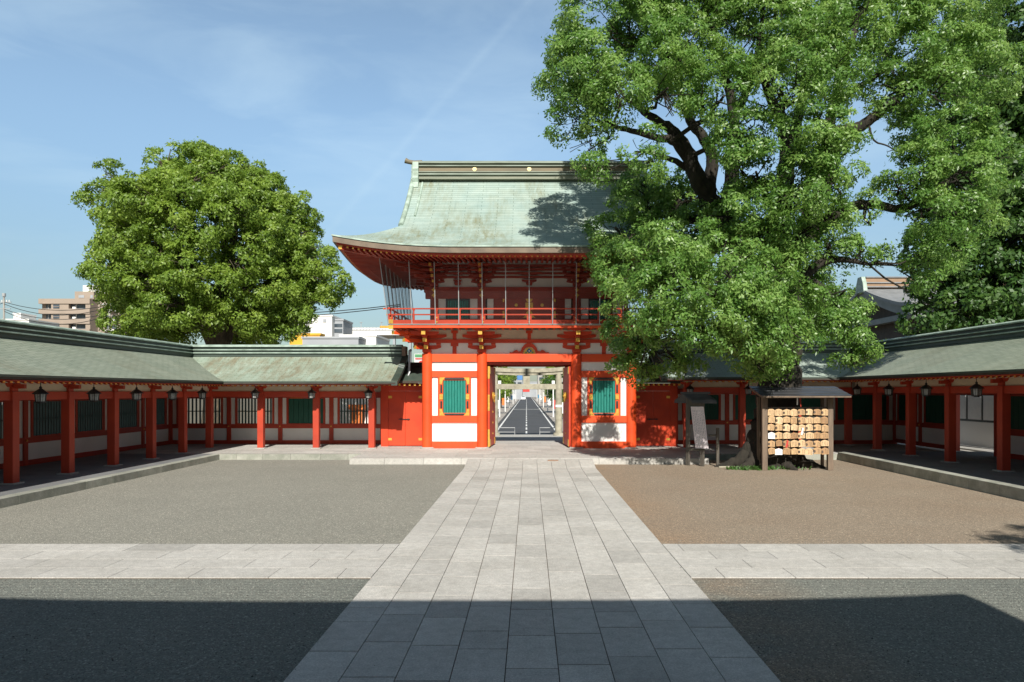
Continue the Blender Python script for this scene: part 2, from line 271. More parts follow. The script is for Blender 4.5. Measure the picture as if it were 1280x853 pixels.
# ------------------------------------------------------------------ builders
def wloc(o):
    v = Vector((0, 0, 0))
    while o is not None: v += o.location; o = o.parent
    return v
class MB:
    def __init__(s): s.v = []; s.f = []; s.m = []; s.uv = {}; s.t = {}
    def quad(s, a, b, c, d, m=0, uv=None, t=None):
        n = len(s.v); s.v += [tuple(a), tuple(b), tuple(c), tuple(d)]; s.f.append((n, n + 1, n + 2, n + 3)); s.m.append(m)
        if uv: s.uv[len(s.f) - 1] = uv
        if t is not None: s.t[len(s.f) - 1] = t
        return s
    def poly(s, pts, m=0):
        n = len(s.v); s.v += [tuple(p) for p in pts]; s.f.append(tuple(range(n, n + len(pts)))); s.m.append(m); return s
    def hexa(s, p, m=0, t=None):
        n = len(s.v); s.v += [tuple(q) for q in p]
        for q in ((0, 3, 2, 1), (4, 5, 6, 7), (0, 1, 5, 4), (1, 2, 6, 5), (2, 3, 7, 6), (3, 0, 4, 7)):
            s.f.append(tuple(n + i for i in q)); s.m.append(m)
            if t is not None: s.t[len(s.f) - 1] = t
        return s
    def box(s, x0, x1, y0, y1, z0, z1, m=0, t=None):
        if x0 > x1: x0, x1 = x1, x0
        if y0 > y1: y0, y1 = y1, y0
        return s.hexa([(x0, y0, z0), (x1, y0, z0), (x1, y1, z0), (x0, y1, z0), (x0, y0, z1), (x1, y0, z1), (x1, y1, z1), (x0, y1, z1)], m, t)
    def bar(s, a, b, wd, h, m=0, up=(0, 0, 1)):
        a = Vector(a); b = Vector(b); d = (b - a).normalized(); u = Vector(up)
        if abs(d.dot(u)) > 0.97: u = Vector((0, 1, 0))
        r = d.cross(u).normalized() * wd / 2; u = r.cross(d).normalized() * h / 2
        return s.hexa([a - r - u, a + r - u, b + r - u, b - r - u, a - r + u, a + r + u, b + r + u, b - r + u], m)
    def tube(s, pts, rad, n=8, m=0, cap=True):
        pts = [Vector(p) for p in pts]; k = len(s.v); ref = Vector((0.31, 0.17, 1)).normalized()
        for i, p in enumerate(pts):
            d = (pts[min(i + 1, len(pts) - 1)] - pts[max(i - 1, 0)]).normalized()
            if abs(d.dot(ref)) > 0.98: ref = Vector((1, 0.2, 0)).normalized()
            a = d.cross(ref).normalized(); b = d.cross(a)
            r = rad[i] if hasattr(rad, '__len__') else rad
            for j in range(n):
                th = 2 * math.pi * j / n; s.v.append(tuple(p + a * r * math.cos(th) + b * r * math.sin(th)))
        for i in range(len(pts) - 1):
            for j in range(n):
                q = (j + 1) % n; s.f.append((k + i * n + j, k + i * n + q, k + (i + 1) * n + q, k + (i + 1) * n + j)); s.m.append(m)
        if cap:
            s.f.append(tuple(k + j for j in range(n))); s.m.append(m)
            s.f.append(tuple(k + (len(pts) - 1) * n + j for j in range(n - 1, -1, -1))); s.m.append(m)
        return s
    def cyl(s, x, y, z0, z1, r, n=24, m=0, r1=None): return s.tube([(x, y, z0), (x, y, z1)], [r, r1 if r1 is not None else r], n, m)
    def prism(s, pts, d, m=0):
        """closed outline pts extruded by vector d"""
        d = Vector(d); k = len(s.v); n = len(pts); s.v += [tuple(Vector(p)) for p in pts] + [tuple(Vector(p) + d) for p in pts]
        s.f.append(tuple(k + i for i in range(n))); s.m.append(m); s.f.append(tuple(k + n + i for i in range(n - 1, -1, -1))); s.m.append(m)
        for i in range(n): s.f.append((k + i, k + (i + 1) % n, k + n + (i + 1) % n, k + n + i)); s.m.append(m)
        return s
    def lathe(s, x, y, prof, n=12, m=0):
        return s.tube([(x, y, z) for r, z in prof], [max(r, 0.001) for r, z in prof], n, m)
    def build(s, name, mats, parent=None, smooth=None, bevel=0):
        me = bpy.data.meshes.new(name); off = wloc(parent) if parent else Vector((0, 0, 0))
        me.from_pydata([(a - off.x, b - off.y, c - off.z) for a, b, c in s.v], [], s.f)
        mats = mats if isinstance(mats, (list, tuple)) else [mats]
        for q in mats: me.materials.append(MAT[q])
        me.polygons.foreach_set('material_index', s.m)
        if s.uv:
            ul = me.uv_layers.new(name='UVMap')
            for fi, uv in s.uv.items():
                for li, q in zip(me.polygons[fi].loop_indices, uv): ul.data[li].uv = q
        if s.t:
            a = me.attributes.new('tone', 'FLOAT', 'FACE')
            for fi in range(len(s.f)): a.data[fi].value = s.t.get(fi, 0.5)
        import bmesh
        bm = bmesh.new(); bm.from_mesh(me)
        if not s.uv: bmesh.ops.recalc_face_normals(bm, faces=bm.faces)
        if smooth: bmesh.ops.remove_doubles(bm, verts=bm.verts, dist=1e-5)
        bm.to_mesh(me); bm.free()
        o = bpy.data.objects.new(name, me); C.objects.link(o); o.parent = parent
        if smooth:
            me.shade_smooth(); me.set_sharp_from_angle(angle=R(smooth))
        if bevel:
            md = o.modifiers.new('bevel', 'BEVEL'); md.width = bevel; md.segments = 2; md.limit_method = 'ANGLE'; md.angle_limit = R(50)
        return o
def thing(name, label, cat, loc=(0, 0, 0), group=None):
    o = bpy.data.objects.new(name, None); C.objects.link(o); o.location = loc; o['label'] = label; o['category'] = cat
    o.empty_display_size = 0.2
    if group: o['group'] = group
    return o
def tag(o, label, cat, group=None, kind=None):
    o['label'] = label; o['category'] = cat
    if group: o['group'] = group
    if kind: o['kind'] = kind
    return o
def struct(o): o['kind'] = 'structure'; return o
def px(x, y, Y): return Vector(((x - 661.5) / F * Y, Y, 2.5 + (489 - y) / F * Y))
def copy_tree(o, parent=None):
    c = o.copy(); C.objects.link(c)
    if parent is not None: c.parent = parent
    for ch in list(o.children): copy_tree(ch, c)
    return c
ORD = ['first', 'second', 'third', 'fourth', 'fifth', 'sixth', 'seventh', 'eighth', 'ninth', 'tenth', 'eleventh', 'twelfth']
# ================================================================== GROUND
rnd = random.Random(11)
g = MB(); g.quad((-900, -300, -1.05), (900, -300, -1.05), (900, 1500, -1.05), (-900, 1500, -1.05)); struct(g.build('ground', 'soil'))
g = MB(); g.box(-42, 42, -30, 37.6, -1.04, -0.02); struct(g.build('terrace', 'concrete'))
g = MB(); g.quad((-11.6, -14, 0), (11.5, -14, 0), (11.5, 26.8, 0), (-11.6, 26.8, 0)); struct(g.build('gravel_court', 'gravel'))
# --- approach path: nine columns of granite slabs
PX0, PX1 = -2.10, 2.15
g = MB(); g.box(PX0, PX1, -2, 23.4, -0.015, 0.006); g.box(PX0, PX1, 23.4, 24.8, -0.015, 0.0)
struct(g.build('path_bed', 'joint'))
g = MB(); cwid = (PX1 - PX0) / 9
def zpath(y): return 0.022 + (0.172 * max(0.0, y - 23.4) / 1.4)
for c in range(9):
    x0 = PX0 + c * cwid; y = -1.9 + rnd.random() * 0.8
    while y < 24.78:
        ln = 0.86 + rnd.uniform(-0.03, 0.03)
        if rnd.random() < 0.06: ln *= 0.6
        y1 = min(y + ln, 24.79); t = min(1, max(0, rnd.gauss(0.5, 0.24)))
        dz = rnd.uniform(-0.0015, 0.0015); gp = 0.003
        gp = 0.008; segs = [y + gp]
        for yy in (23.4,):
            if y + gp < yy < y1 - gp: segs.append(yy)
        segs.append(y1 - gp)
        for a, b in zip(segs[:-1], segs[1:]):
            za, zb = zpath(a) + dz, zpath(b) + dz
            X0, X1 = x0 + .0045, x0 + cwid - .0045
            g.hexa([(X0, a, za - .03), (X1, a, za - .03), (X1, b, zb - .03), (X0, b, zb - .03), (X0, a, za), (X1, a, za), (X1, b, zb), (X0, b, zb)], 0, t)
        y = y1
struct(g.build('path_paving', 'granite'))
for sgn in (-1, 1):
    g = MB(); e = MB(); xe = PX0 if sgn < 0 else PX1; xo = -11.25 if sgn < 0 else 11.2
    e.box(min(xe, xo), max(xe, xo), 9.68, 11.82, -0.015, 0.007)
    for r in range(4):
        y0 = 9.68 + r * 0.535; x = abs(xe) + 0.003; first = (.45, .98, .62, .25)[r]
        while x < abs(xo):
            x1 = min(x + first, abs(xo)); first = rnd.uniform(0.88, 1.12)
            if abs(xo) - x1 < 0.15: x1 = abs(xo)
            g.box(sgn * (x + .004), sgn * (x1 - .004), y0 + .009, y0 + .526, -0.01, 0.021 + rnd.uniform(-.001, .001), 0, min(1, max(0, rnd.gauss(0.55, 0.2))))
            x = x1
    struct(g.build('cross_path', 'granite')); struct(e.build('cross_path_bed', 'joint'))
# loose stones lying on the gravel and spilling on to the edges of the slabs
rs0 = np.random.RandomState(21); NS = 46000
xs0 = rs0.uniform(-9.5, 9.5, NS); ys0 = 4.8 + 7.5 * rs0.rand(NS) ** 1.5; inp = (xs0 > PX0 + .0) & (xs0 < PX1 - .0); crs = (ys0 > 9.68) & (ys0 < 11.82)
edge = np.minimum(np.abs(xs0 - PX0), np.abs(xs0 - PX1)); ecr = np.minimum(np.abs(ys0 - 9.68), np.abs(ys0 - 11.82))
keep = (~inp & ~crs) | (inp & (edge < .10) & (rs0.rand(NS) < np.exp(-edge * 40) * .25)) | (crs & ~inp & (rs0.rand(NS) < np.exp(-ecr * 40) * .25)) | (rs0.rand(NS) < .0006)
xs0 = xs0[keep]; ys0 = ys0[keep]; up = (inp | crs)[keep]; k0 = len(xs0); sz = rs0.uniform(.0035, .0085, k0) * (1 + .5 * (rs0.rand(k0) > .95)); sz[up] *= .8
O = np.array([(1, 0, 0), (0, 1, 0), (-1, 0, 0), (0, -1, 0), (0, 0, .7), (0, 0, -.7)], float); FI = np.array([(0, 1, 4), (1, 2, 4), (2, 3, 4), (3, 0, 4), (1, 0, 5), (2, 1, 5), (3, 2, 5), (0, 3, 5)])
th0 = rs0.rand(k0) * 6.28; VV = O[None] * sz[:, None, None] * rs0.uniform(.7, 1.3, (k0, 6, 3)); cx0, sx0 = np.cos(th0)[:, None], np.sin(th0)[:, None]
VX = VV[:, :, 0] * cx0 - VV[:, :, 1] * sx0 + xs0[:, None]; VY = VV[:, :, 0] * sx0 + VV[:, :, 1] * cx0 + ys0[:, None]; VZ = VV[:, :, 2] + (sz * .25 + np.where(up, .024, 0.0))[:, None]
P0 = np.stack([VX, VY, VZ], -1).reshape(-1, 3); F0 = (FI[None] + (np.arange(k0) * 6)[:, None, None]).reshape(-1)
me = bpy.data.meshes.new('loose_stones'); me.vertices.add(len(P0)); me.vertices.foreach_set('co', P0.reshape(-1)); me.loops.add(len(F0)); me.loops.foreach_set('vertex_index', F0.astype(np.int32))
me.polygons.add(k0 * 8); me.polygons.foreach_set('loop_start', np.arange(0, k0 * 24, 3, dtype=np.int32)); me.update(calc_edges=True)
at = me.attributes.new('tone', 'FLOAT', 'FACE'); at.data.foreach_set('value', np.repeat(np.clip(rs0.normal(.45, .28, k0), 0, 1), 8).astype(np.float32)); me.materials.append(MAT['pebble'])
o = bpy.data.objects.new('loose_stones', me); C.objects.link(o); tag(o, 'small loose grey stones scattered over the near gravel and the slab edges', 'stones', kind='stuff')
# --- raised stone platforms
HP = 0.2; HR = 0.28
def kerb_y(x, y0, y1, h, side, name='kerb'):
    g = MB(); y = y0
    while y < y1:
        e = min(y + rnd.uniform(1.1, 1.4), y1); g.box(x, x + side * 0.30, y + .003, e - .003, -0.01, h, 0, rnd.random()); y = e
    return struct(g.build(name, 'granite_kerb', bevel=0.008))
def kerb_x(y, x0, x1, h, name='kerb'):
    g = MB(); x = x0
    while x < x1:
        e = min(x + rnd.uniform(0.9, 1.3), x1); g.box(x + .003, e - .003, y, y + 0.30, -0.01, h, 0, rnd.random()); x = e
    return struct(g.build(name, 'granite_kerb', bevel=0.008))
kerb_y(-11.25, -10, 26.44, HP + .003, -1); kerb_y(11.2, -10, 26.44, HR + .003, 1)
kerb_x(26.45, -11.55, -6.13, HP + .003); kerb_x(26.45, 6.13, 11.2, HP + .003)
def slabs(x0, x1, y0, y1, zt, sx, sy, name, m, tm=0.22):
    b = MB(); b.box(x0, x1, y0, y1, -0.012, zt - 0.02); struct(b.build(name + '_base', 'joint'))
    g = MB(); ny = max(1, round((y1 - y0) / sy)); dy = (y1 - y0) / ny
    for j in range(ny):
        x = x0; first = rnd.uniform(0.4, 1) * sx
        while x < x1 - 1e-6:
            e = min(x + first, x1); first = sx * rnd.uniform(0.95, 1.05)
            if x1 - e < 0.2 * sx: e = x1
            g.box(x + .003, e - .003, y0 + j * dy + .003, y0 + (j + 1) * dy - .003, zt - 0.03, zt + rnd.uniform(-.001, .001), 0, min(1, max(0, rnd.gauss(0.5, tm)))); x = e
    return struct(g.build(name, m))
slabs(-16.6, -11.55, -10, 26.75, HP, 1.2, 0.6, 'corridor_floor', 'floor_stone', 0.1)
slabs(-16.6, -6.13, 26.75, 33.2, HP, 1.2, 0.6, 'platform_paving', 'granite')
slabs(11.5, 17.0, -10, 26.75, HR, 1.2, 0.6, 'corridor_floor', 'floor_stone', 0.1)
slabs(6.13, 17.0, 26.75, 33.2, HP, 1.2, 0.6, 'platform_paving', 'granite')
# gate platform, slightly forward; kerb slabs at the front are 0.9 m deep
g = MB(); x = -6.13
while x < 6.12:
    e = min(x + rnd.uniform(1.0, 1.35), 6.13)
    if 6.13 - e < 0.3: e = 6.13
    g.box(x + .003, e - .003, 24.8, 25.3, -0.01, HP + .002, 0, rnd.uniform(.3, 1)); x = e
struct(g.build('gate_step', 'granite', bevel=0.008))
slabs(-6.13, 6.13, 25.3, 36.4, HP, 0.95, 0.62, 'gate_platform_paving', 'granite')
g = MB(); g.box(0.62, 0.98, 24.45, 24.62, 0.12, 0.176); g2 = g.build('drain_cover', 'rust_strip'); tag(g2, 'small rusty drain cover let into the paving at the head of the path', 'drain cover')
slabs(-5.0, 5.0, 36.4, 37.6, 0.02, 1.1, 0.6, 'outer_paving', 'granite')
g = MB(); g.box(-9, 9, 38.9, 55.2, -1.04, -0.80); struct(g.build('plaza', 'granite'))
g = MB()
for i in range(4): g.box(-6, 6, 37.6 + i * .33, 37.6 + (i + 1) * .33, -1.04, -0.18 * (i + 1) + 0.03)
struct(g.build('steps', 'granite'))

# ================================================================== CORRIDORS
def corridor(name, label, M, s0, s1, pil, posts, ov, D, dz, hp, roofm, lim_in, lim_out, r0, r1, wins, base, bars_bg=None, wall_range=None, eave_cut=None, doorway=None):
    """M maps (s along, d away from the court, z). roof runs r0..r1 at the ridge; lim_in(d) = the (start, end) of the inner slope at d"""
    T = thing(name, label, 'corridor', base)
    def MBB(fn, nm, mats, par=T, **k):
        b = MB(); fn(b)
        b.v = [tuple(M(*p)) for p in b.v]
        return b.build(nm, mats, par, **k)
    for p in pil:
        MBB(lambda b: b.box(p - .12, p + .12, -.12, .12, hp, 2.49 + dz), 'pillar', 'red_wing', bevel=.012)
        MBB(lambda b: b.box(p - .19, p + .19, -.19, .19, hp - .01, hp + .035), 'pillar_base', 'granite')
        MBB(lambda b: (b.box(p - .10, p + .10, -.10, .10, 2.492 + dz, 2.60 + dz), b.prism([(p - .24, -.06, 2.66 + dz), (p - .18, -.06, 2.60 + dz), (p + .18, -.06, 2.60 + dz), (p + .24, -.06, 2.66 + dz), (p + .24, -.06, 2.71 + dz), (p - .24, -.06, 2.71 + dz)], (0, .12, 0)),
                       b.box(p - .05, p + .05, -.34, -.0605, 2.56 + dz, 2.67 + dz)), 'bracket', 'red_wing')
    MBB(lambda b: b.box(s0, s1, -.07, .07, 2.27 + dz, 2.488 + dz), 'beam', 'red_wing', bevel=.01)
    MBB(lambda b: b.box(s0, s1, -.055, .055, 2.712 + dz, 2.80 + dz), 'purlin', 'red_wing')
    MBB(lambda b: b.box(s0, s1, -.02, .02, 2.489 + dz, 2.711 + dz), 'frieze', 'cream')
    # curved cream cove from the purlin out to the rafters
    def cove(b):
        for i in range(4):
            a0, a1 = i / 4, (i + 1) / 4
            f = lambda a: (-.06 - .62 * a, 2.70 + dz - .0 + .08 * math.sin(a * 1.57))
            (d0, z0), (d1, z1) = f(a0), f(a1)
            b.quad((s0, d0, z0), (s1, d0, z0), (s1, d1, z1), (s0, d1, z1))
    MBB(cove, 'cove', 'cream')
    # rafters with gilt ends
    zr = lambda d: 2.83 + dz + (d + ov) * (1.05 / (ov + D / 2)) - .09
    n = int((s1 - s0) / .235)
    def raf(b):
        for i in range(n + 1):
            s = s0 + (s1 - s0) * (i + .5) / (n + 1)
            if eave_cut and not eave_cut(s): continue
            a, c = -ov + .16, D + .3; 
            b.hexa([(s - .045, a, 2.675 + dz), (s + .045, a, 2.675 + dz), (s + .035, D / 2, zr(D / 2) - .1), (s - .035, D / 2, zr(D / 2) - .1), (s - .045, a, 2.775 + dz), (s + .045, a, 2.775 + dz), (s + .035, D / 2, zr(D / 2) - .02), (s - .035, D / 2, zr(D / 2) - .02)])
            b.box(s - .034, s + .034, a - .012, a - .001, 2.69 + dz, 2.765 + dz, 1)
    MBB(raf, 'rafter_row', ['red_wing', 'gold'])
    # roof: inner slope, outer slope
    ze, za = 2.87 + dz, 4.02 + dz; H = D / 2
    def prof(t): return ze + (za - ze) * (.74 * t + .26 * t * t)
    def slope(b, side, lim, n=10):
        for i in range(n):
            t0, t1 = i / n, (i + 1) / n
            for under in (0, 1):
                q = []
                for t in (t0, t1):
                    d = -ov + (H + ov) * t; 
                    if side: d = D - d
                    a, c = lim(t); z = prof(t) - (0.115 if under else 0)
                    q.append((a, c, d, z, t * (H + ov) * 1.1))
                (a0, c0, d0, z0, v0), (a1, c1, d1, z1, v1) = q
                b.quad((a0, d0, z0), (c0, d0, z0), (c1, d1, z1), (a1, d1, z1), under, [(a0, v0), (c0, v0), (c1, v1), (a1, v1)])
    MBB(lambda b: slope(b, 0, lim_in), 'roof', [roofm, 'dark_wood'])
    MBB(lambda b: slope(b, 1, lim_out), 'roof', [roofm, 'dark_wood'])
    a, c = lim_in(0)
    MBB(lambda b: (b.box(a, c, -ov - .012, -ov + .02, ze - .05, ze + .006), b.box(a, c, -ov - .004, -ov + .02, ze - .105, ze - .052, 1), b.box(a, c, -ov + .06, -ov + .12, ze - .145, ze - .107, 2)), 'eave_edge', ['dark_copper', 'dark_wood', 'red_wing'])
    def rdg(b):
        for hw, z0, z1, m in ((.20, 3.93, 4.06, 0), (.27, 4.062, 4.10, 1), (.17, 4.102, 4.19, 0), (.25, 4.192, 4.225, 1), (.16, 4.227, 4.33, 0)):
            b.box(r0, r1, H - hw, H + hw, z0 + dz, z1 + dz, m)
        b.prism([(r0, H - .25, 4.333 + dz), (r0, H - .25, 4.37 + dz), (r0, H - .15, 4.42 + dz), (r0, H, 4.44 + dz), (r0, H + .15, 4.42 + dz), (r0, H + .25, 4.37 + dz), (r0, H + .25, 4.333 + dz)], (r1 - r0, 0, 0), 1)
    MBB(rdg, 'ridge', ['dark_copper', 'copper_trim'])
    # back wall
    w0, w1 = wall_range or (s0, s1)
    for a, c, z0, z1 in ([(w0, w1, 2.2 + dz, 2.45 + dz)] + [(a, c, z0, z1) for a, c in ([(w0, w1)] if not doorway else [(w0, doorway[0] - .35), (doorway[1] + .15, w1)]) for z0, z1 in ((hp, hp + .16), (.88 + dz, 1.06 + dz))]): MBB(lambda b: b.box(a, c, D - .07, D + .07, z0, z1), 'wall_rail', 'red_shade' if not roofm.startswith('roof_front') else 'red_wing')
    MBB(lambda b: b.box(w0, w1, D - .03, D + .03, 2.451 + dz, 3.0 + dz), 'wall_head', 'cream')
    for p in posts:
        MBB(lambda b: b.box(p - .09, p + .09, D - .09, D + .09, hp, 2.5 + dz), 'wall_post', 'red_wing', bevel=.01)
    ps = sorted(posts)
    for i, (a, c) in enumerate(zip(ps[:-1], ps[1:])):
        if doorway and doorway[0] <= (a + c) / 2 <= doorway[1]: continue
        MBB(lambda b: b.box(a + .092, c - .092, D - .03, D + .03, hp + .162, .878 + dz), 'wall_panel', 'plaster')
        sw = .17
        MBB(lambda b: b.box(a + .092, a + .092 + sw, D - .03, D + .03, 1.062 + dz, 2.198 + dz), 'wall_strip', 'plaster'); MBB(lambda b: b.box(c - .092 - sw, c - .092, D - .03, D + .03, 1.062 + dz, 2.198 + dz), 'wall_strip', 'plaster')
        wa, wb = a + .265, c - .265; kind = wins[i % len(wins)]
        wf = MBB(lambda b: (b.box(wa, wa + .09, D - .06, D + .06, 1.062 + dz, 2.198 + dz), b.box(wb - .09, wb, D - .06, D + .06, 1.062 + dz, 2.198 + dz), b.box(wa + .09, wb - .09, D - .055, D + .055, 1.062 + dz, 1.09 + dz), b.box(wa + .09, wb - .09, D - .055, D + .055, 2.17 + dz, 2.198 + dz)), 'window', 'red_wing')
        wa += .092; wb -= .092
        nb = 11
        def bars(b):
            for k in range(nb):
                x = wa + (wb - wa) * (k + .5) / nb; b.box(x - .028, x + .028, D - .028, D + .028, 1.09 + dz, 2.17 + dz)
            b.box(wa, wb, D + .03, D + .05, 1.60 + dz, 1.64 + dz)
        def boards(b):
            for k in range(7):
                x0 = wa + (wb - wa) * k / 7; b.box(x0 + .006, x0 + (wb - wa) / 7 - .006, D - .028, D + .012, 1.09 + dz, 2.17 + dz)
            b.box(wa, wb, D + .014, D + .03, 1.09 + dz, 2.17 + dz)
        MBB(bars if kind else boards, 'window_bars' if kind else 'shutter', 'dark_bar' if kind else 'green_board', par=wf)
        MBB(lambda b: b.tube([(p2, D - .1, .97 + dz) if 0 else (a, D - .125, .97 + dz), (a, D - .09, .97 + dz)], .03, 10), 'nail_cover', 'gold')
    return T, MBB

ov = 1.10
ML = lambda s, d, z: (-12.80 - d, s, z)
MR = lambda s, d, z: (13.1 + d, s, z)
MF = lambda s, d, z: (s, 29.2 + d, z)
DL = 2.8
# left side corridor. valley with the front corridor: eave corner (-11.7, 27.85) to ridges' meeting point (-14.2, 30.45)
left, BL = corridor('roofed_corridor', 'long red pillared corridor with green copper roof along the left of the gravel court', ML, -9, 29.2,
    [18.0 - 2.235 * k for k in range(1, 9)] + [18.0, 20.2, 22.4, 24.65, 26.9, 29.15], [-8.9 + 2.24 * k for k in range(17)] + [29.3, 31.5], ov, DL, 0, HP, 'roof_wing',
    lambda t: (-10, 27.85 + 2.6 * t), lambda t: (-10, 33.05 - 2.6 * t), -10, 30.45, [1], (-14.2, 10, 0), wall_range=(-9, 31.5))
DF = 2.5
frontL, BF = corridor('roofed_corridor', 'short sunlit red corridor with mottled green roof between the left corner and the gate', MF, -12.8, -6.2,
    [-10.75, -8.53, -6.31], [-15.6, -13.05, -10.82, -8.6, -6.38], 1.35, DF, 0, HP, 'roof_front',
    lambda t: (-11.7 - 2.5 * t, -5.12 - .12 * t), lambda t: (-16.7 + 2.5 * t, -5.12 - .12 * t), -14.2, -5.3, [1, 1, 0, 1], (-9, 30.5, 0), wall_range=(-15.7, -6.15))
frontR, BG = corridor('roofed_corridor', 'short shaded red corridor with pale green roof between the gate and the big tree', MF, 6.2, 12.9,
    [6.31, 8.53, 10.75], [6.38, 8.6, 10.82, 13.05, 15.9], 1.35, DF, .16, HP, 'roof_front_right',
    lambda t: (5.12 + .12 * t, 11.95 + 2.5 * t), lambda t: (5.12 + .12 * t, 16.95 - 2.5 * t), 5.3, 14.45, [0, 0, 0, 0], (9, 30.5, 0), wall_range=(6.15, 15.95))
right, BR = corridor('roofed_corridor', 'long dark red pillared corridor with pale green roof along the right of the court', MR, -9, 29.2,
    [20.1 - 2.4 * k for k in range(1, 10)] + [20.1, 22.65, 25.0, 27.4, 29.9], [-8.9 + 2.4 * k for k in range(17)] + [31.6], 1.20, DL, .16, HR, 'roof_wing',
    lambda t: (-10, 27.85 + 2.6 * t), lambda t: (-10, 33.05 - 2.6 * t), -10, 30.45, [0], (14.5, 10, 0), wall_range=(-9, 31.65), doorway=(25.0, 27.0))  # solid shutters added at the windows to keep light out of the corridor
# curved end boards of the front corridors' roofs, gable filling, the lean-to over each side door
def prof_f(t, dz): return 2.87 + dz + 1.15 * (.74 * t + .26 * t * t)
for par, sg, dz in ((frontL, -1, 0), (frontR, 1, .16)):
    v = MB(); pts = []
    for i in range(11):
        t = i / 10; y = 27.85 + 2.6 * t; pts.append((y, prof_f(t, dz)))
    full = pts + [(60.9 - y, z) for y, z in reversed(pts[:-1])]
    for (ya, za), (yb, zb) in zip(full[:-1], full[1:]):
        x0, x1 = sg * 5.05, sg * 5.28
        v.hexa([(x0, ya, za - .16), (x1, ya, za - .16), (x1, yb, zb - .16), (x0, yb, zb - .16), (x0, ya, za - .02), (x1, ya, za + .05), (x1, yb, zb + .05), (x0, yb, zb - .02)])
    v.build('verge', 'dark_copper', par, smooth=40)
    v = MB(); v.poly([(sg * 5.45, y, z - .12) for y, z in full]); v.build('gable_wall', 'red_shade', par)
    v = MB(); v.box(sg * 5.12, sg * 5.29, 30.2, 30.7, 3.95 + dz, 4.36 + dz); v.build('ridge_end', 'rust_strip', par, bevel=.02)
    # lean-to roof and the double door below it
    v = MB(); xo, xi = sg * 6.15, sg * 4.3
    a, b = min(xo, xi), max(xo, xi)
    v.quad((a, 29.25, 2.90), (b, 29.25, 2.90), (b, 31.0, 3.55), (a, 31.0, 3.55), 0, [(a, 0), (b, 0), (b, 1.9), (a, 1.9)])
    v.quad((a, 29.25, 2.83), (b, 29.25, 2.83), (b, 31.0, 3.48), (a, 31.0, 3.48), 1, [(a, 0), (b, 0), (b, 1.9), (a, 1.9)])
    v.box(a, b, 29.22, 29.25, 2.82, 2.905, 1)
    v.box(a, b, 30.9, 31.15, 3.5, 3.72, 1)
    v.build('side_roof', ['dark_copper', 'dark_wood'], par)
    v = MB()
    for k in range(9):
        x = a + (b - a) * (k + .5) / 9; v.box(x - .035, x + .035, 29.33, 30.4, 2.72, 2.79); v.box(x - .036, x + .036, 29.315, 29.329, 2.715, 2.795, 1)
    v.build('rafter_row', ['red_wing', 'gold'], par)
    da, db = (-6.15, -4.32) if sg < 0 else (4.32, 6.15)
    v = MB(); v.box(da, db, 30.2, 30.36, 2.5, 2.82); v.box(da, da + (.12 if sg > 0 else .30), 30.2, 30.36, HP, 2.5); v.box(db - (.12 if sg < 0 else .30), db, 30.2, 30.36, HP, 2.5)
    v.build('door_frame', 'vermilion_door', par)
    la, lb = (da + .302, db - .122) if sg < 0 else (da + .122, db - .302); mid = (la + lb) / 2
    for q, (c0, c1) in enumerate(((la, mid - .004), (mid + .004, lb))):
        v = MB(); v.box(c0, c1, 30.225, 30.29, HP + .03, 2.498)
        d = v.build('door', 'vermilion_door', par, bevel=.006)
        v = MB(); hx = c0 if q == 0 else c1; s2 = 1 if q == 0 else -1
        for z in (.45, 2.2): v.box(hx, hx + s2 * .15, 30.21, 30.224, z, z + .10)
        v.build('hinge', 'gold', d)
    v = MB(); v.tube([(mid - .27, 30.19, 1.33), (mid + .2, 30.19, 1.33)], .018, 8); v.box(mid - .2, mid - .14, 30.18, 30.223, 1.30, 1.36); v.box(mid + .1, mid + .16, 30.18, 30.223, 1.30, 1.36)
    v.build('door_bolt', 'black_iron', par)
# drainpipe at the left end of the roof
v = MB(); v.tube([(-4.95, 30.1, 4.15), (-4.95, 30.0, 3.3), (-4.98, 29.9, 3.02), (-5.1, 29.85, 2.95), (-5.25, 29.85, 2.93)], .055, 10); v.tube([(-4.95, 30.4, 4.2), (-4.95, 30.1, 4.15)], .055, 10)
v.build('drainpipe', 'metal_grey', frontL, smooth=40)
# stone footing under the left corridor's back wall, outside plaster
# noticeboard room seen through the opening of the right corridor
n = thing('notice_board', 'white notice board with papers beyond the opening in the right corridor', 'notice board', (17.9, 29.5, HR))
v = MB(); v.box(17.85, 17.95, 26.6, 32.4, HR, 1.27); v.build('lower_panel', 'white_wall', n)
v = MB(); v.box(17.86, 17.94, 26.6, 32.4, 1.275, 2.42); v.build('board', 'black_iron', n)
for y0, y1 in ((26.8, 27.6), (27.75, 28.6), (28.75, 29.6), (29.75, 30.6), (30.75, 31.6)):
    v = MB(); v.box(17.835, 17.858, y0, y1, 1.36, 2.32); v.build('notice', 'white_paper', n)
g = MB(); g.box(17.0, 24, 16, 33, -0.015, HR - .02); struct(g.build('side_yard', 'concrete'))

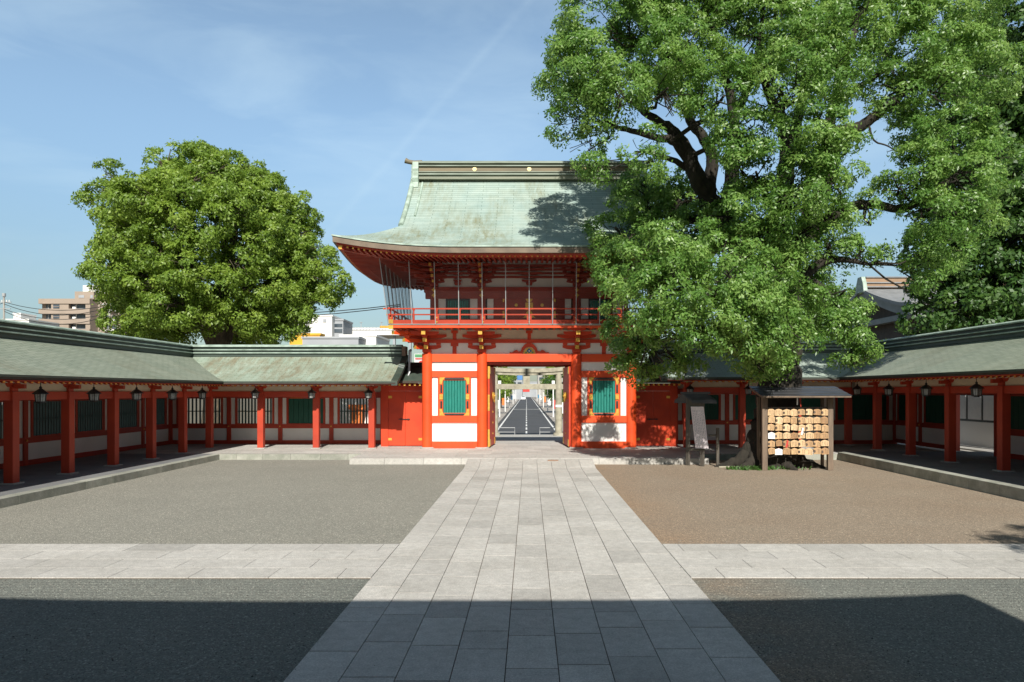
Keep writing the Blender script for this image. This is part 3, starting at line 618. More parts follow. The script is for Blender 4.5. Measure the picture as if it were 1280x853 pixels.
# hanging lanterns
def make_lantern():
    T = thing('hanging_lantern', 'black hexagonal lantern', 'lantern', (0, 0, 0), 'hanging lanterns of the corridors')
    v = MB(); pr = [(.02, .34), (.05, .30), (.035, .27), (.08, .245), (.15, .19), (.235, .125), (.245, .10), (.20, .10)]
    v.lathe(0, 0, pr[::-1], 6); v.tube([(0, 0, .33), (0, 0, .46)], .012, 6); v.build('lantern_roof', 'black_iron', T)
    v = MB(); v.cyl(0, 0, -.12, .098, .135, 6, r1=.155); v.build('glass', 'glass_pale', T)
    v = MB()
    for k in range(6):
        a = k * math.pi / 3; c, s = math.cos(a), math.sin(a); v.bar((c * .14, s * .14, -.13), (c * .165, s * .165, .10), .022, .022)
        b = a + math.pi / 6; v.bar((math.cos(b) * .122, math.sin(b) * .122, -.12), (math.cos(b) * .14, math.sin(b) * .14, .098), .008, .008)
    v.cyl(0, 0, -.155, -.121, .15, 6); v.cyl(0, 0, -.18, -.156, .09, 6); v.build('frame', 'black_iron', T)
    v = MB(); v.tube([(0, 0, .46), (.0, 0, .62)], .01, 6); v.build('hook', 'black_iron', T)
    return T
LN = make_lantern(); used = [0]
def lantern(x, y, z, label, rz=0):
    o = LN if not used[0] else copy_tree(LN); used[0] = 1
    o.location = (x, y, z + .03); o.scale = (.82, .82, .82); o.rotation_euler = (0, 0, rz); o['label'] = label; return o
for i, y in enumerate([18.0, 20.2, 22.4, 24.65, 26.9]):
    lantern(-12.08, y, 2.31, 'black hexagonal lantern under the left corridor eave, %s from the near end' % ORD[i], .2 * i)
for i, x in enumerate([-10.75, -8.53, -6.31]):
    lantern(x, 28.55, 2.31, ['sunlit metal lantern hanging nearest the left corner of the front corridor', 'sunlit metal lantern hanging in the middle of the left front corridor', 'sunlit metal lantern hanging beside the red side door left of the gate'][i], .1)
for i, x in enumerate([6.31, 8.6]):
    lantern(x, 28.55, 2.46, ['shaded lantern hanging above the small roofed sign right of the gate', 'shaded lantern hanging behind the trunk of the big tree'][i], .1)
for i, y in enumerate([17.7, 20.1, 22.65, 25.0, 27.4]):
    lantern(12.35, y, 2.45, 'dark lantern under the right corridor eave, %s from the right picture edge' % ORD[i], .25 * i)
# ================================================================== GATE
gate = thing('shrine_gate', 'two storey vermilion shrine gate with curved green copper roof at the end of the path', 'gate', (0, 31.5, HP))
GY = 29.3; BY = 33.7; MY = 31.5
def gp(fn, nm, mats, par=gate, **k):
    b = MB(); fn(b); return b.build(nm, mats, par, **k)
def gp_each(fn, nm, mats, par=gate, **k):
    """every separate piece becomes a part of its own"""
    b = MB(); fn(b); n = len(b.v); root = list(range(n))
    def find(i):
        while root[i] != i: root[i] = root[root[i]]; i = root[i]
        return i
    for f in b.f:
        for i in f[1:]: root[find(i)] = find(f[0])
    groups = {}
    for fi, f in enumerate(b.f): groups.setdefault(find(f[0]), []).append(fi)
    for fs in groups.values():
        c = MB(); idx = {}
        for fi in fs:
            for i in b.f[fi]:
                if i not in idx: idx[i] = len(c.v); c.v.append(b.v[i])
            c.f.append(tuple(idx[i] for i in b.f[fi])); c.m.append(b.m[fi])
        c.build(nm, mats, par, **k)
COLX = (-4.1, -1.9, 1.9, 4.1)
for y in (GY, BY):
    for x in COLX:
        c = gp(lambda b: b.cyl(x, y, HP, 4.0, .21, 32), 'column', 'vermilion', smooth=40)
        gp(lambda b: b.lathe(x, y, [(.30, HP - .01), (.30, HP + .02), (.25, HP + .05)], 28), 'column_base', 'granite', par=c)
for x in (-4.1, 4.1):
    gp(lambda b: b.cyl(x, MY, HP, 4.0, .2, 24), 'column', 'vermilion', smooth=40)
# --- bays left and right, front and back
for y, sg in ((GY, -1), (BY, 1)):
    for x0, x1 in ((-4.1 + .19, -1.9 - .19), (1.9 + .19, 4.1 - .19)):
        for z0, z1 in ((HP, .475), (1.23, 1.51), (3.05, 3.31)):
            gp(lambda b: b.box(x0, x1, y - .1, y + .1, z0, z1), 'rail', 'vermilion', bevel=.008)
        gp(lambda b: b.box(x0, x1, y - .04, y + .04, .476, 1.229), 'wall_panel', 'plaster')
        gp(lambda b: b.box(x0, x1, y - .04, y + .04, 3.311, 3.67), 'wall_panel', 'plaster')
        gp(lambda b: b.box(x0, x0 + .24, y - .04, y + .04, 1.511, 3.049), 'wall_panel', 'plaster')
        gp(lambda b: b.box(x1 - .24, x1, y - .04, y + .04, 1.511, 3.049), 'wall_panel', 'plaster')
        if y == GY:
            a, c = x0 + .241, x1 - .241
            wn = gp(lambda b: (b.box(a, a + .07, y - .09, y + .05, 1.511, 3.049), b.box(c - .07, c, y - .09, y + .05, 1.511, 3.049)), 'window', 'vermilion')
            a += .072; c -= .072
            # gilt corner and side plates on a black moulded frame
            def fr(b):
                b.box(a, a + .14, y - .085, y + .04, 1.52, 3.04); b.box(c - .14, c, y - .085, y + .04, 1.52, 3.04)
                b.box(a + .141, c - .141, y - .085, y + .04, 2.93, 3.04); b.box(a + .141, c - .141, y - .085, y + .04, 1.52, 1.62)
            gp(fr, 'window_frame', 'vermilion', par=wn)
            def blk(b):
                b.box(a + .20, c - .20, y - .11, y - .086, 2.95, 3.03); b.box(a + .20, c - .20, y - .11, y - .086, 1.53, 1.60)
                for (p, q) in ((a + .03, a + .11), (c - .11, c - .03)):
                    b.box(p, q, y - .11, y - .086, 1.80, 2.10); b.box(p, q, y - .11, y - .086, 2.42, 2.75)
            gp_each(blk, 'black_moulding', 'black_iron', par=wn, bevel=.01)
            def gold(b):
                for p, s in ((a, 1), (c, -1)):
                    for z, t in ((1.515, 1), (3.045, -1)):
                        b.prism([(p, y - .088, z), (p + s * .24, y - .088, z), (p + s * .17, y - .088, z + t * .06), (p + s * .12, y - .088, z + t * .14), (p + s * .09, y - .088, z + t * .27), (p, y - .088, z + t * .27)], (0, -.012, 0))
                    b.box(p, p + s * .14, y - .118, y - .0875, 2.16, 2.37)
            gp_each(gold, 'gold_fitting', 'gold', par=wn)
            def bd(b):
                n = 8; A, B = a + .142, c - .142
                for k in range(n):
                    u0 = A + (B - A) * k / n; u1 = A + (B - A) * (k + 1) / n
                    b.prism([(u0 + .006, y - .045, 1.621), (u0 + .02, y - .062, 1.621), (u1 - .02, y - .062, 1.621), (u1 - .006, y - .045, 1.621), (u1 - .006, y, 1.621), (u0 + .006, y, 1.621)], (0, 0, 1.308))
                b.box(A, B, y + .002, y + .02, 1.621, 2.929)
            gp(bd, 'shutter', 'teal_board', par=wn)
        else:
            gp(lambda b: b.box(x0 + .241, x1 - .241, y - .03, y + .03, 1.511, 3.049), 'shutter', 'green_board')
    # head beam over all bays
    for x0, x1 in ((-4.1 + .2, -1.9 - .2), (-1.7, 1.7), (2.1, 3.9)):
        gp(lambda b: b.box(x0, x1, y - .13, y + .13, 3.672, 3.985), 'head_beam', 'vermilion', bevel=.01)
# doorway dark lintel, jambs at the middle line, ceiling, passage walls
gp(lambda b: (b.box(-1.69, 1.69, GY + .02, GY + .12, 3.56, 3.67)), 'lintel', 'red_deep_shade')
gp(lambda b: (b.box(-1.9, -1.55, MY - .1, MY + .1, HP, 3.7), b.box(1.55, 1.9, MY - .1, MY + .1, HP, 3.7)), 'jamb', 'vermilion')
gp(lambda b: b.box(-1.549, 1.549, MY - .1, MY + .1, 3.55, 3.7), 'lintel', 'red_deep_shade')
gp(lambda b: b.box(-4.2, 4.2, GY + .14, BY - .14, 3.99, 4.05), 'ceiling', 'dark_wood')
for x in (-1.9, 1.9):
    for ya, yb in ((GY + .2, MY - .11), (MY + .11, BY - .2)):
        gp(lambda b: (b.box(x - .05, x + .05, ya, yb, HP, .5), b.box(x - .05, x + .05, ya, yb, 1.3, 1.5), b.box(x - .05, x + .05, ya, yb, 3.5, 3.98)), 'passage_rail', 'vermilion')
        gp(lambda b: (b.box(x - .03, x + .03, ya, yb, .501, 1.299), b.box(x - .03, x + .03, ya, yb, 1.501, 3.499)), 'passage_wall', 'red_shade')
for x in (-4.1, 4.1):
    for ya, yb in ((GY + .2, MY - .2), (MY + .2, BY - .2)):
        gp(lambda b: (b.box(x - .08, x + .08, ya, yb, HP, .5), b.box(x - .08, x + .08, ya, yb, 1.3, 1.5), b.box(x - .1, x + .1, ya, yb, 3.672, 3.985)), 'side_rail', 'vermilion')
        gp(lambda b: (b.box(x - .04, x + .04, ya, yb, .501, 1.299), b.box(x - .04, x + .04, ya, yb, 1.501, 3.671)), 'wall_panel', 'plaster')
# --- the open door leaves, swung towards the court
for sg in (-1, 1):
    hinge = Vector((sg * 1.50, MY - .14, 0)); tip = Vector((sg * 1.64, GY + .1, 0)); d = (tip - hinge).normalized(); nrm = Vector((-sg * abs(d.y), sg * d.x * (1 if d.y < 0 else -1), 0)).normalized()
    nrm = Vector((-sg, 0, 0)); ln = (tip - hinge).length
    def P(u, o, z): q = hinge + d * u + nrm * o; return (q.x, q.y, z)
    def leafbox(b, u0, u1, o0, o1, z0, z1, m=0): b.hexa([P(u0, o0, z0), P(u1, o0, z0), P(u1, o1, z0), P(u0, o1, z0), P(u0, o0, z1), P(u1, o0, z1), P(u1, o1, z1), P(u0, o1, z1)], m)
    lf = gp(lambda b: leafbox(b, 0, ln, -.04, .04, HP + .05, 3.5), 'door_leaf', 'vermilion_door', bevel=.006)
    def fit(b):
        for z in (HP + .06, 3.2): leafbox(b, .0, .3, .041, .055, z, z + .28); leafbox(b, ln - .35, ln - .02, .041, .055, z, z + .28)
        [leafbox(b, ln - .02, ln + .012, -.03, .045, z0, z1) for z0, z1 in ((HP + .05, .95), (1.7, 2.35), (3.0, 3.5)) if sg < 0]
        for z in (.7, 1.15, 1.6, 2.05): leafbox(b, ln * .45, ln * .45 + .07, .041, .062, z, z + .07)
    fb = MB(); fit(fb)
    for q0 in range(0, len(fb.v), 8):
        pb = MB(); pb.hexa(fb.v[q0:q0 + 8]); pb.build('gold_fitting', 'gold', lf)
    c = P(ln * .55, .05, 2.30); e = P(ln * .55, .10, 2.30)
    def ring(b):
        b.tube([c, e], [.17, .15], 20); pts = []
        b.tube([e, P(ln * .55, .17, 2.30)], [.06, .04], 12)
        for k in range(17):
            a = k * math.pi / 8; pts.append(P(ln * .55 + .17 * math.sin(a), .13, 2.22 + .2 * math.cos(a)))
        b.tube(pts, .018, 6)
    gp(ring, 'door_ring', 'gold', par=lf, smooth=40)
# --- plaster and struts above the head beam (front and back), side plaster
for y in (GY, BY):
    gp(lambda b: b.box(-4.1, 4.1, y - .03, y + .03, 3.986, 4.43), 'frieze', 'plaster')
    gp(lambda b: b.box(-4.6, 4.6, y - .09, y + .09, 4.431, 4.575), 'tie_beam', 'vermilion_door', bevel=.006)
    gp(lambda b: b.box(-4.1, 4.1, y - .03, y + .03, 4.576, 4.97), 'frieze', 'cream')
    for x in (-3.0, 0.0, 3.0):
        gp(lambda b: (b.box(x - .07, x + .07, y - .06, y + .06, 4.577, 4.9), b.box(x - .13, x + .13, y - .075, y + .075, 4.82, 4.93)), 'strut', 'vermilion_door')
        if x: gp(lambda b: (b.box(x - .08, x + .08, y - .06, y + .06, 3.987, 4.35), b.box(x - .15, x + .15, y - .075, y + .075, 4.3, 4.43)), 'strut', 'vermilion_door')
for x in (-4.1, 4.1):
    gp(lambda b: b.box(x - .03, x + .03, GY, BY, 3.986, 4.97), 'frieze', 'plaster')
    gp(lambda b: b.box(x - .09, x + .09, GY - .5, BY + .5, 4.432, 4.574), 'tie_beam', 'vermilion_door')
# --- frog-leg strut over the doorway with a painted flower
def kaeru(b):
    o = [(-.80, 3.99), (-.78, 4.05), (-.66, 4.06), (-.58, 4.13), (-.50, 4.15), (-.44, 4.09), (-.34, 4.10), (-.29, 4.24), (-.19, 4.36), (-.07, 4.43), (.07, 4.43), (.19, 4.36), (.29, 4.24), (.34, 4.10), (.44, 4.09), (.50, 4.15), (.58, 4.13), (.66, 4.06), (.78, 4.05), (.80, 3.99),
         (.27, 3.99), (.22, 4.14), (.12, 4.24), (0, 4.28), (-.12, 4.24), (-.22, 4.14), (-.27, 3.99)]
    b.prism([(x, GY - .10, z) for x, z in o], (0, .065, 0))
kb = gp(kaeru, 'carved_strut', 'vermilion_door')
gp(lambda b: b.prism([(-.25, GY - .05, 3.991), (-.21, GY - .05, 4.12), (-.11, GY - .05, 4.22), (0, GY - .05, 4.26), (.11, GY - .05, 4.22), (.21, GY - .05, 4.12), (.25, GY - .05, 3.991)], (0, .016, 0)), 'gilt_ground', 'gold', par=kb)
def flower(b):
    for dx, dz2, r in ((0, .17, .05), (-.06, .12, .045), (.06, .12, .045), (0, .08, .05), (-.13, .05, .04), (.13, .05, .04)):
        b.tube([(dx, GY - .075, 3.995 + dz2), (dx, GY - .051, 3.995 + dz2)], r, 8, 0 if abs(dx) < .1 else 1)
    b.tube([(0, GY - .082, 4.11), (0, GY - .0755, 4.11)], .03, 8, 2)
gp(flower, 'painted_flower', ['blue_paint', 'green_paint', 'white_paper'], par=kb)
# --- bracket sets carrying the balcony
def hijiki(b, x, y, z, hw, h=.14, th=.13, axis='x', m=0):
    o = [(-hw, h), (-hw, h * .45), (-hw * .72, .02), (-hw * .5, 0), (hw * .5, 0), (hw * .72, .02), (hw, h * .45), (hw, h)]
    if axis == 'x': b.prism([(x + u, y - th / 2, z + v) for u, v in o], (0, th, 0), m)
    else: b.prism([(x - th / 2, y + u, z + v) for u, v in o], (th, 0, 0), m)
def block(b, x, y, z, w=.19, h=.13, m=0):
    b.hexa([(x - w * .36, y - w * .36, z), (x + w * .36, y - w * .36, z), (x + w * .36, y + w * .36, z), (x - w * .36, y + w * .36, z), (x - w / 2, y - w / 2, z + h * .45), (x + w / 2, y - w / 2, z + h * .45), (x + w / 2, y + w / 2, z + h * .45), (x - w / 2, y + w / 2, z + h * .45)], m)
    b.box(x - w / 2, x + w / 2, y - w / 2, y + w / 2, z + h * .45 + .0005, z + h, m)
for sy, y in ((-1, GY), (1, BY)):
    for x in COLX:
        def br(b):
            block(b, x, y, 4.0, .36, .17)
            hijiki(b, x, y, 4.171, .56, .16); hijiki(b, x, y + sy * .002, 4.60, .78, .17, .14); 
            for u in (-.46, 0, .46): block(b, x + u, y, 4.332, .18, .098)
            b.box(x - .07, x + .07, y, y + sy * .42, 4.18, 4.30); b.box(x - .07, x + .07, y, y + sy * .78, 4.44, 4.57) ; b.box(x - .07, x + .07, y, y + sy * 1.12, 4.70, 4.84)
            block(b, x, y + sy * .34, 4.301, .17, .13); block(b, x, y + sy * .70, 4.571, .17, .12)
            hijiki(b, x, y + sy * .70, 4.692, .55, .15, .12); hijiki(b, x, y + sy * 1.06, 4.835, .3, .1, .12)
        bo = gp(br, 'bracket', 'vermilion_door')
        for r, z in ((.42, 4.18), (.78, 4.44), (1.12, 4.70)): gp(lambda b: b.box(x - .078, x + .078, y + sy * (r + .001), y + sy * (r + .02), z - .01, z + .14), 'gold_end', 'gold', par=bo)
        if abs(x) > 3:
            sx = -1 if x < 0 else 1
            def cb(b):
                for r, z in ((.40, 4.18), (.76, 4.44), (1.10, 4.70)):
                    b.bar((x, y, z + .06), (x + sx * r * 1.05, y + sy * r * 1.05, z + .06), .13, .13); b.box(x, x + sx * r, y - .065, y + .065, z + .002, z + .118)
                hijiki(b, x + sx * .70, y + sy * .3, 4.692, .55, .15, .12, 'y')
                block(b, x + sx * .7, y + sy * .7, 4.571, .2, .12)
            cbo = gp(cb, 'corner_bracket', 'vermilion')
            for r, z in ((.40, 4.18), (.76, 4.44), (1.10, 4.70)):
                def cg(b):
                    b.box(x + sx * (r + .001), x + sx * (r + .02), y - .075, y + .075, z - .005, z + .13)
                gp(cg, 'gold_end', 'gold', par=cbo); q = r * 1.05; gp(lambda b: b.bar((x + sx * q, y + sy * q, z + .06), (x + sx * (q + .02), y + sy * (q + .02), z + .06), .145, .145), 'gold_end', 'gold', par=cbo)
for sx, x in ((-1, -4.1), (1, 4.1)):
    def br(b):
        block(b, x, MY, 4.0, .36, .17)
        for r, z in ((.42, 4.18), (.78, 4.44), (1.12, 4.70)): b.box(x, x + sx * r, MY - .07, MY + .07, z, z + .13); b.box(x + sx * (r + .001), x + sx * (r + .02), MY - .078, MY + .078, z - .01, z + .14, 1)
    gp(br, 'bracket', ['vermilion_door', 'gold'])
# --- balcony
BX = 5.40; FY = 28.0; KY = 63.0 - FY
def rect_ring(b, X, Y0, Y1, w, z0, z1, m=0):
    b.box(-X, X, Y0, Y0 + w, z0, z1, m); b.box(-X, X, Y1 - w, Y1, z0, z1, m); b.box(-X, -X + w, Y0 + w + .001, Y1 - w - .001, z0, z1, m); b.box(X - w, X, Y0 + w + .001, Y1 - w - .001, z0, z1, m)
gp(lambda b: (rect_ring(b, BX, FY, KY, .16, 4.93, 5.02)), 'balcony_beam', 'vermilion', bevel=.008)
gp(lambda b: (b.box(-BX + .03, BX - .03, FY + .03, GY + .25, 5.021, 5.055), b.box(-BX + .03, BX - .03, BY - .25, KY - .03, 5.021, 5.055), b.box(-BX + .03, -3.9, GY + .251, BY - .251, 5.021, 5.055), b.box(3.9, BX - .03, GY + .251, BY - .251, 5.021, 5.055)), 'balcony_floor', 'cream')
gp(lambda b: rect_ring(b, BX + .02, FY - .02, KY + .02, .05, 5.0555, 5.085), 'balcony_edge', 'metal_grey')
def soff(b):
    for k in range(36):
        x = -5.1 + k * .29; b.box(x - .035, x + .035, FY + .17, GY - .1, 4.94, 5.018)
    for k in range(14):
        y = GY + .1 + k * .32
        for a, c in ((-BX + .17, -4.2), (4.2, BX - .17)): b.box(a, c, y - .035, y + .035, 4.94, 5.018)
gp(soff, 'balcony_joists', 'vermilion')
for nm, off, z0, z1, wd, ext in (('railing_board', .06, 5.086, 5.24, .05, 0), ('railing_rail', .06, 5.42, 5.47, .05, .15), ('railing_rail', .05, 5.645, 5.695, .055, .26)):
    def rr(b):
        X = BX - off; a, c = FY + off, KY - off
        if ext:
            for Y in (a, c): b.box(-X - ext, X + ext, Y - wd / 2, Y + wd / 2, z0, z1)
            for XX in (-X, X): b.box(XX - wd / 2, XX + wd / 2, a - ext, c + ext, z0 + .003, z1 + .003) if ext > 9 else b.box(XX - wd / 2, XX + wd / 2, a + wd / 2 + .001, c - wd / 2 - .001, z0, z1)
            for sx in (-1, 1): b.box(sx * X - wd / 2, sx * X + wd / 2, a - ext, a - wd / 2 - .001, z0, z1)
        else: rect_ring(b, X + wd / 2, a - wd / 2, c + wd / 2, wd, z0, z1)
        for sx in (-1, 1):
            if ext: b.box(sx * (X + ext + .001), sx * (X + ext + .014), a - wd * .6, a + wd * .6, z0 - .006, z1 + .006, 1)
    gp(rr, nm, ['vermilion_door', 'gold'])
npost = 13
for k in range(npost):
    x = -BX + .06 + (2 * BX - .12) * k / (npost - 1); big = k % 2 == 0
    def po(b):
        b.box(x - .035, x + .035, FY + .03, FY + .09, 5.241, 5.419); 
        if big: b.box(x - .09, x + .09, FY + .025, FY + .10, 5.241, 5.41)
        b.box(x - .025, x + .025, FY + .035, FY + .08, 5.471, 5.60); 
        b.box(x - .045, x + .045, FY + .03, FY + .085, 5.601, 5.644)
    q = gp(po, 'railing_post', 'vermilion_door')
    if big: gp(lambda b: (b.tube([(x, FY + .018, 5.33), (x, FY + .0245, 5.33)], .03, 10), b.tube([(x, FY + .005, 5.16), (x, FY + .012, 5.16)], .035, 10)), 'nail_cover', 'gold', par=q)
for sx in (-1, 1):
    for k in range(1, 8):
        y = FY + .06 + (KY - FY - .12) * k / 8
        gp(lambda b: (b.box(sx * (BX - .09), sx * (BX - .03), y - .03, y + .03, 5.241, 5.419), b.box(sx * (BX - .085), sx * (BX - .035), y - .025, y + .025, 5.471, 5.644)), 'railing_post', 'vermilion_door')
    # gilt caps at the corner of the balcony beams
    gp(lambda b: (b.box(sx * (BX - .17), sx * (BX + .005), FY - .034, FY - .021, 5.09, 5.25), b.box(sx * (BX - .17), sx * (BX + .005), FY - .034, FY - .021, 4.88, 5.03), b.box(sx * (BX + .02), sx * (BX + .33), FY + .02, FY + .14, 4.93, 5.01), b.box(sx * (BX + .331), sx * (BX + .345), FY + .01, FY + .15, 4.92, 5.02)), 'corner_cap', 'gold')
# --- upper storey
UX = (-3.85, -1.93, 1.93, 3.85); UY = 29.55; VY = 33.45
for y in (UY, VY):
    for x in UX:
        c = gp(lambda b: b.cyl(x, y, 5.05, 6.7, .17, 24), 'upper_column', 'red_deep_shade', smooth=40)
        if y == UY: gp(lambda b: [b.prism([(x + .10 * math.cos(a) * (1 if i % 2 == 0 else .5), y - .20, z + .10 * math.sin(a) * (1 if i % 2 == 0 else .5)) for i, a in enumerate([j * math.pi / 4 for j in range(8)])], (0, -.012, 0)) for z in (6.36, 6.58)], 'gold_fitting', 'gold', par=c)
    s = -1 if y == UY else 1
    gp(lambda b: b.box(-4.2, 4.2, y - .12, y + .12, 6.24, 6.49), 'upper_rail', 'red_deep_shade'); gp(lambda b: b.box(-4.25, 4.25, y - .16, y + .16, 6.491, 6.70), 'upper_rail', 'red_deep_shade')
    gp(lambda b: b.box(-3.9, 3.9, y - .09, y + .09, 5.056, 5.42), 'upper_rail', 'red_deep_shade')
    for x0, x1 in ((-3.68, -2.10), (2.10, 3.68)):
        gp(lambda b: (b.box(x0, x0 + .30, y - .03, y + .03, 5.421, 6.239), b.box(x1 - .30, x1, y - .03, y + .03, 5.421, 6.239)), 'upper_panel', 'plaster')
        wn = gp(lambda b: (b.box(x0 + .301, x0 + .36, y - .07, y + .05, 5.421, 6.239), b.box(x1 - .36, x1 - .301, y - .07, y + .05, 5.421, 6.239), b.box(x0 + .361, x1 - .361, y - .07, y + .05, 6.17, 6.239)), 'upper_window', 'black_iron')
        def bars(b):
            for k in range(9):
                x = x0 + .361 + (x1 - x0 - .722) * (k + .5) / 9; b.box(x - .035, x + .035, y - .05, y + .02, 5.421, 6.169)
        gp(bars, 'window_bars', 'teal_board', par=wn); gp(lambda b: b.box(x0 + .361, x1 - .361, y + .03, y + .045, 5.421, 6.169), 'window_back', 'window_glass', par=wn)
    gp(lambda b: (b.box(-1.70, -1.45, y - .03, y + .03, 5.421, 6.239), b.box(1.45, 1.70, y - .03, y + .03, 5.421, 6.239)), 'upper_panel', 'plaster')
    def lat(b):
        for a, c in ((-1.449, -1.09), (1.09, 1.449)):
            b.box(a, c, y - .02, y + .03, 5.421, 6.239)
            for k in range(9): b.box(a, c, y - .04, y - .021, 5.45 + k * .088, 5.49 + k * .088)
    gp(lat, 'lattice_panel', 'red_deep_shade')
    for a, c, hs in ((-1.085, -.004, -1), (.004, 1.085, 1)):
        dr = gp(lambda b: b.box(a, c, y - .05, y + .03, 5.36, 6.40), 'upper_door', 'red_deep_shade', bevel=.005)
        if y != UY: continue
        def gf(b):
            for X, t in ((a, 1), (c, -1)):
                for z, q in ((5.47, 1), (6.38, -1)):
                    w_ = .26 if (X in (a, c) and ((hs < 0 and X == c) or (hs > 0 and X == a))) else .17
                    b.prism([(X + t * .012, y - .052, z), (X + t * w_, y - .052, z), (X + t * w_ * .55, y - .052, z + q * .09), (X + t * w_ * .5, y - .052, z + q * .19), (X + t * .07, y - .052, z + q * .27), (X + t * .012, y - .052, z + q * .27)], (0, -.01, 0))
            b.tube([((a + c) / 2 + hs * -.02, y - .052, 5.98), ((a + c) / 2 + hs * -.02, y - .085, 5.98)], .065, 12)
            X = c if hs < 0 else a
            b.box(X + hs * .012, X + hs * .15, y - .062, y - .0521, 5.78, 6.08)
        gp_each(gf, 'gold_fitting', 'gold', par=dr)
    # plaster above the rails and the stepped bracket layers under the eaves
    gp(lambda b: b.box(-3.85, 3.85, y - .04, y + .04, 6.701, 7.78), 'upper_panel', 'plaster')
    def layers(b):
        for z in (7.07, 7.22, 7.37): b.box(-4.3, 4.3, y - .09, y + .09, z, z + .085)
        b.box(-4.3, 4.3, y - .11, y + .11, 7.50, 7.62)
    gp(layers, 'bracket_beam', 'red_deep_shade')
    for x in (-3.85, -2.9, -1.93, 0, 1.93, 2.9, 3.85):
        main = abs(x) > 1 and abs(x) != 2.9
        def ub(b):
            if main:
                block(b, x, y, 6.70, .34, .16)
                for i, (z, hw) in enumerate(((6.86, .42), (7.03, .58), (7.20, .66), (7.36, .7))):
                    hijiki(b, x, y + s * .003 * i, z, hw, .10, .20)
                    for r in (0,): b.box(x - .07, x + .07, y, y + s * (.35 + .33 * i), z - .01, z + .11)
                    if i: hijiki(b, x, y + s * (.33 * i), z + .06, .45, .09, .12); 
                    for u in (-.75, -.25, .25, .75): block(b, x + hw * u, y - .0, z + .10, .17, .065)
            else:
                block(b, x, y + s * .02, 6.78, .26, .12)
                for i, (z, hw) in enumerate(((6.90, .30), (7.05, .42), (7.20, .52), (7.36, .6))):
                    hijiki(b, x, y + s * .10, z, hw if abs(x) < 1 else hw * .55, .10, .16)
        o = gp(ub, 'upper_bracket', 'red_deep_shade')
        if main:
            for i, z in enumerate((6.86, 7.03, 7.20, 7.36)): gp(lambda b: b.box(x - .05, x + .05, y + s * (.351 + .33 * i), y + s * (.37 + .33 * i), z, z + .11), 'gold_end', 'gold', par=o)
for x in (-3.85, 3.85):
    sx = -1 if x < 0 else 1
    gp(lambda b: (b.box(x - .03, x + .03, UY, VY, 5.42, 6.24), b.box(x - .04, x + .04, UY, VY, 6.701, 7.78)), 'upper_panel', 'plaster')
    gp(lambda b: (b.box(x - .11, x + .11, UY + .13, VY - .13, 6.24, 6.70), b.box(x - .09, x + .09, UY, VY, 5.06, 5.419)), 'upper_rail', 'red_deep_shade')
    def sl_(b):
        for i, z in enumerate((7.07, 7.22, 7.37, 7.5)): b.box(x - .09, x + .09, UY - .4, VY + .4, z, z + .085)
        for yy in (UY, MY, VY):
            for i, (z, hw) in enumerate(((6.86, .42), (7.03, .58), (7.20, .66), (7.36, .7))):
                b.box(x, x + sx * (.35 + .33 * i), yy - .07, yy + .07, z - .012, z + .112); hijiki(b, x + sx * .33 * i, yy, z + .07, .45, .09, .12, 'y')
        for yy, sy in ((UY, -1), (VY, 1)):
            for i, z in enumerate((6.86, 7.03, 7.20, 7.36)): q = .35 + .33 * i; b.bar((x, yy, z + .05), (x + sx * q, yy + sy * q, z + .05), .14, .12)
    gp(sl_, 'side_bracket', 'red_deep_shade')
gp(lambda b: b.box(-3.9, 3.9, UY + .1, VY - .1, 5.06, 5.12), 'upper_floor', 'dark_wood')
# --- main roof
EX = 7.12; EY = 26.3; CY = 31.5; RUN = CY - EY; GX = 5.0; GT = (EX - GX) / RUN
def zp(t): return 7.76 + 3.91 * (.56 * t + .44 * t * t)
def lift(u): return .40 * max(0, (u - .40) / .60) ** 2.3
def zroof(X, Y):
    dx = EX - abs(X); dy = RUN - abs(Y - CY)
    if dy <= dx or (dy / RUN) >= GT and abs(X) <= GX + 1e-6: t = dy / RUN
    else: t = dx / RUN
    t = max(0, min(1, t))
    return zp(t) + (lift(abs(X) / EX) * lift(abs(Y - CY) / RUN * .6 + .4) / .4 if 1 else 0) * (1 - t) ** 1.5 + lift(abs(X) / EX) * (1 - t) ** 3 * .0
def L1(X, Y):   # lift at the eaves: corner-weighted
    a = max(0, (abs(X) / EX - .35) / .65); b = max(0, (abs(Y - CY) / RUN - .2) / .8)
    return .40 * (a ** 2.2) * (b ** 1.6)
def RZ(X, Y, t): return zp(t) + L1(X, Y) * (1 - t) ** .6
gslope = MB(); und = MB(); hip = MB()
nv = 28; nu = 44
for sy in (-1, 1):
    for j in range(nv):
        rows = []
        for t in (j / nv, (j + 1) / nv):
            Xl = EX - t * RUN if t < GT else GX
            if t >= GT: Xl = GX - .0 * t
            Y = CY + sy * (RUN - t * RUN); rows.append((t, Xl, Y))
        for i in range(nu):
            q = []; uv = []
            for (t, Xl, Y), (a) in ((rows[0], i), (rows[0], i + 1), (rows[1], i + 1), (rows[1], i)):
                X = -Xl + 2 * Xl * a / nu; q.append((X, Y, RZ(X, Y, t))); uv.append((X, t * 6.6))
            gslope.quad(*q, 0, uv)
for sx in (-1, 1):
    for j in range(12):
        for i in range(36):
            q = []; uv = []
            for jj, a in ((j, i), (j, i + 1), (j + 1, i + 1), (j + 1, i)):
                t = GT * jj / 12; Yl = RUN - t * RUN; Y = CY - Yl + 2 * Yl * a / 36; X = sx * (EX - t * RUN); q.append((X, Y, RZ(X, Y, t))); uv.append((Y, t * 6.6))
            hip.quad(*q, 0, uv)
gslope.build('roof', 'roof_main', gate, smooth=60); hip.build('side_roof', 'roof_hip', gate, smooth=60)
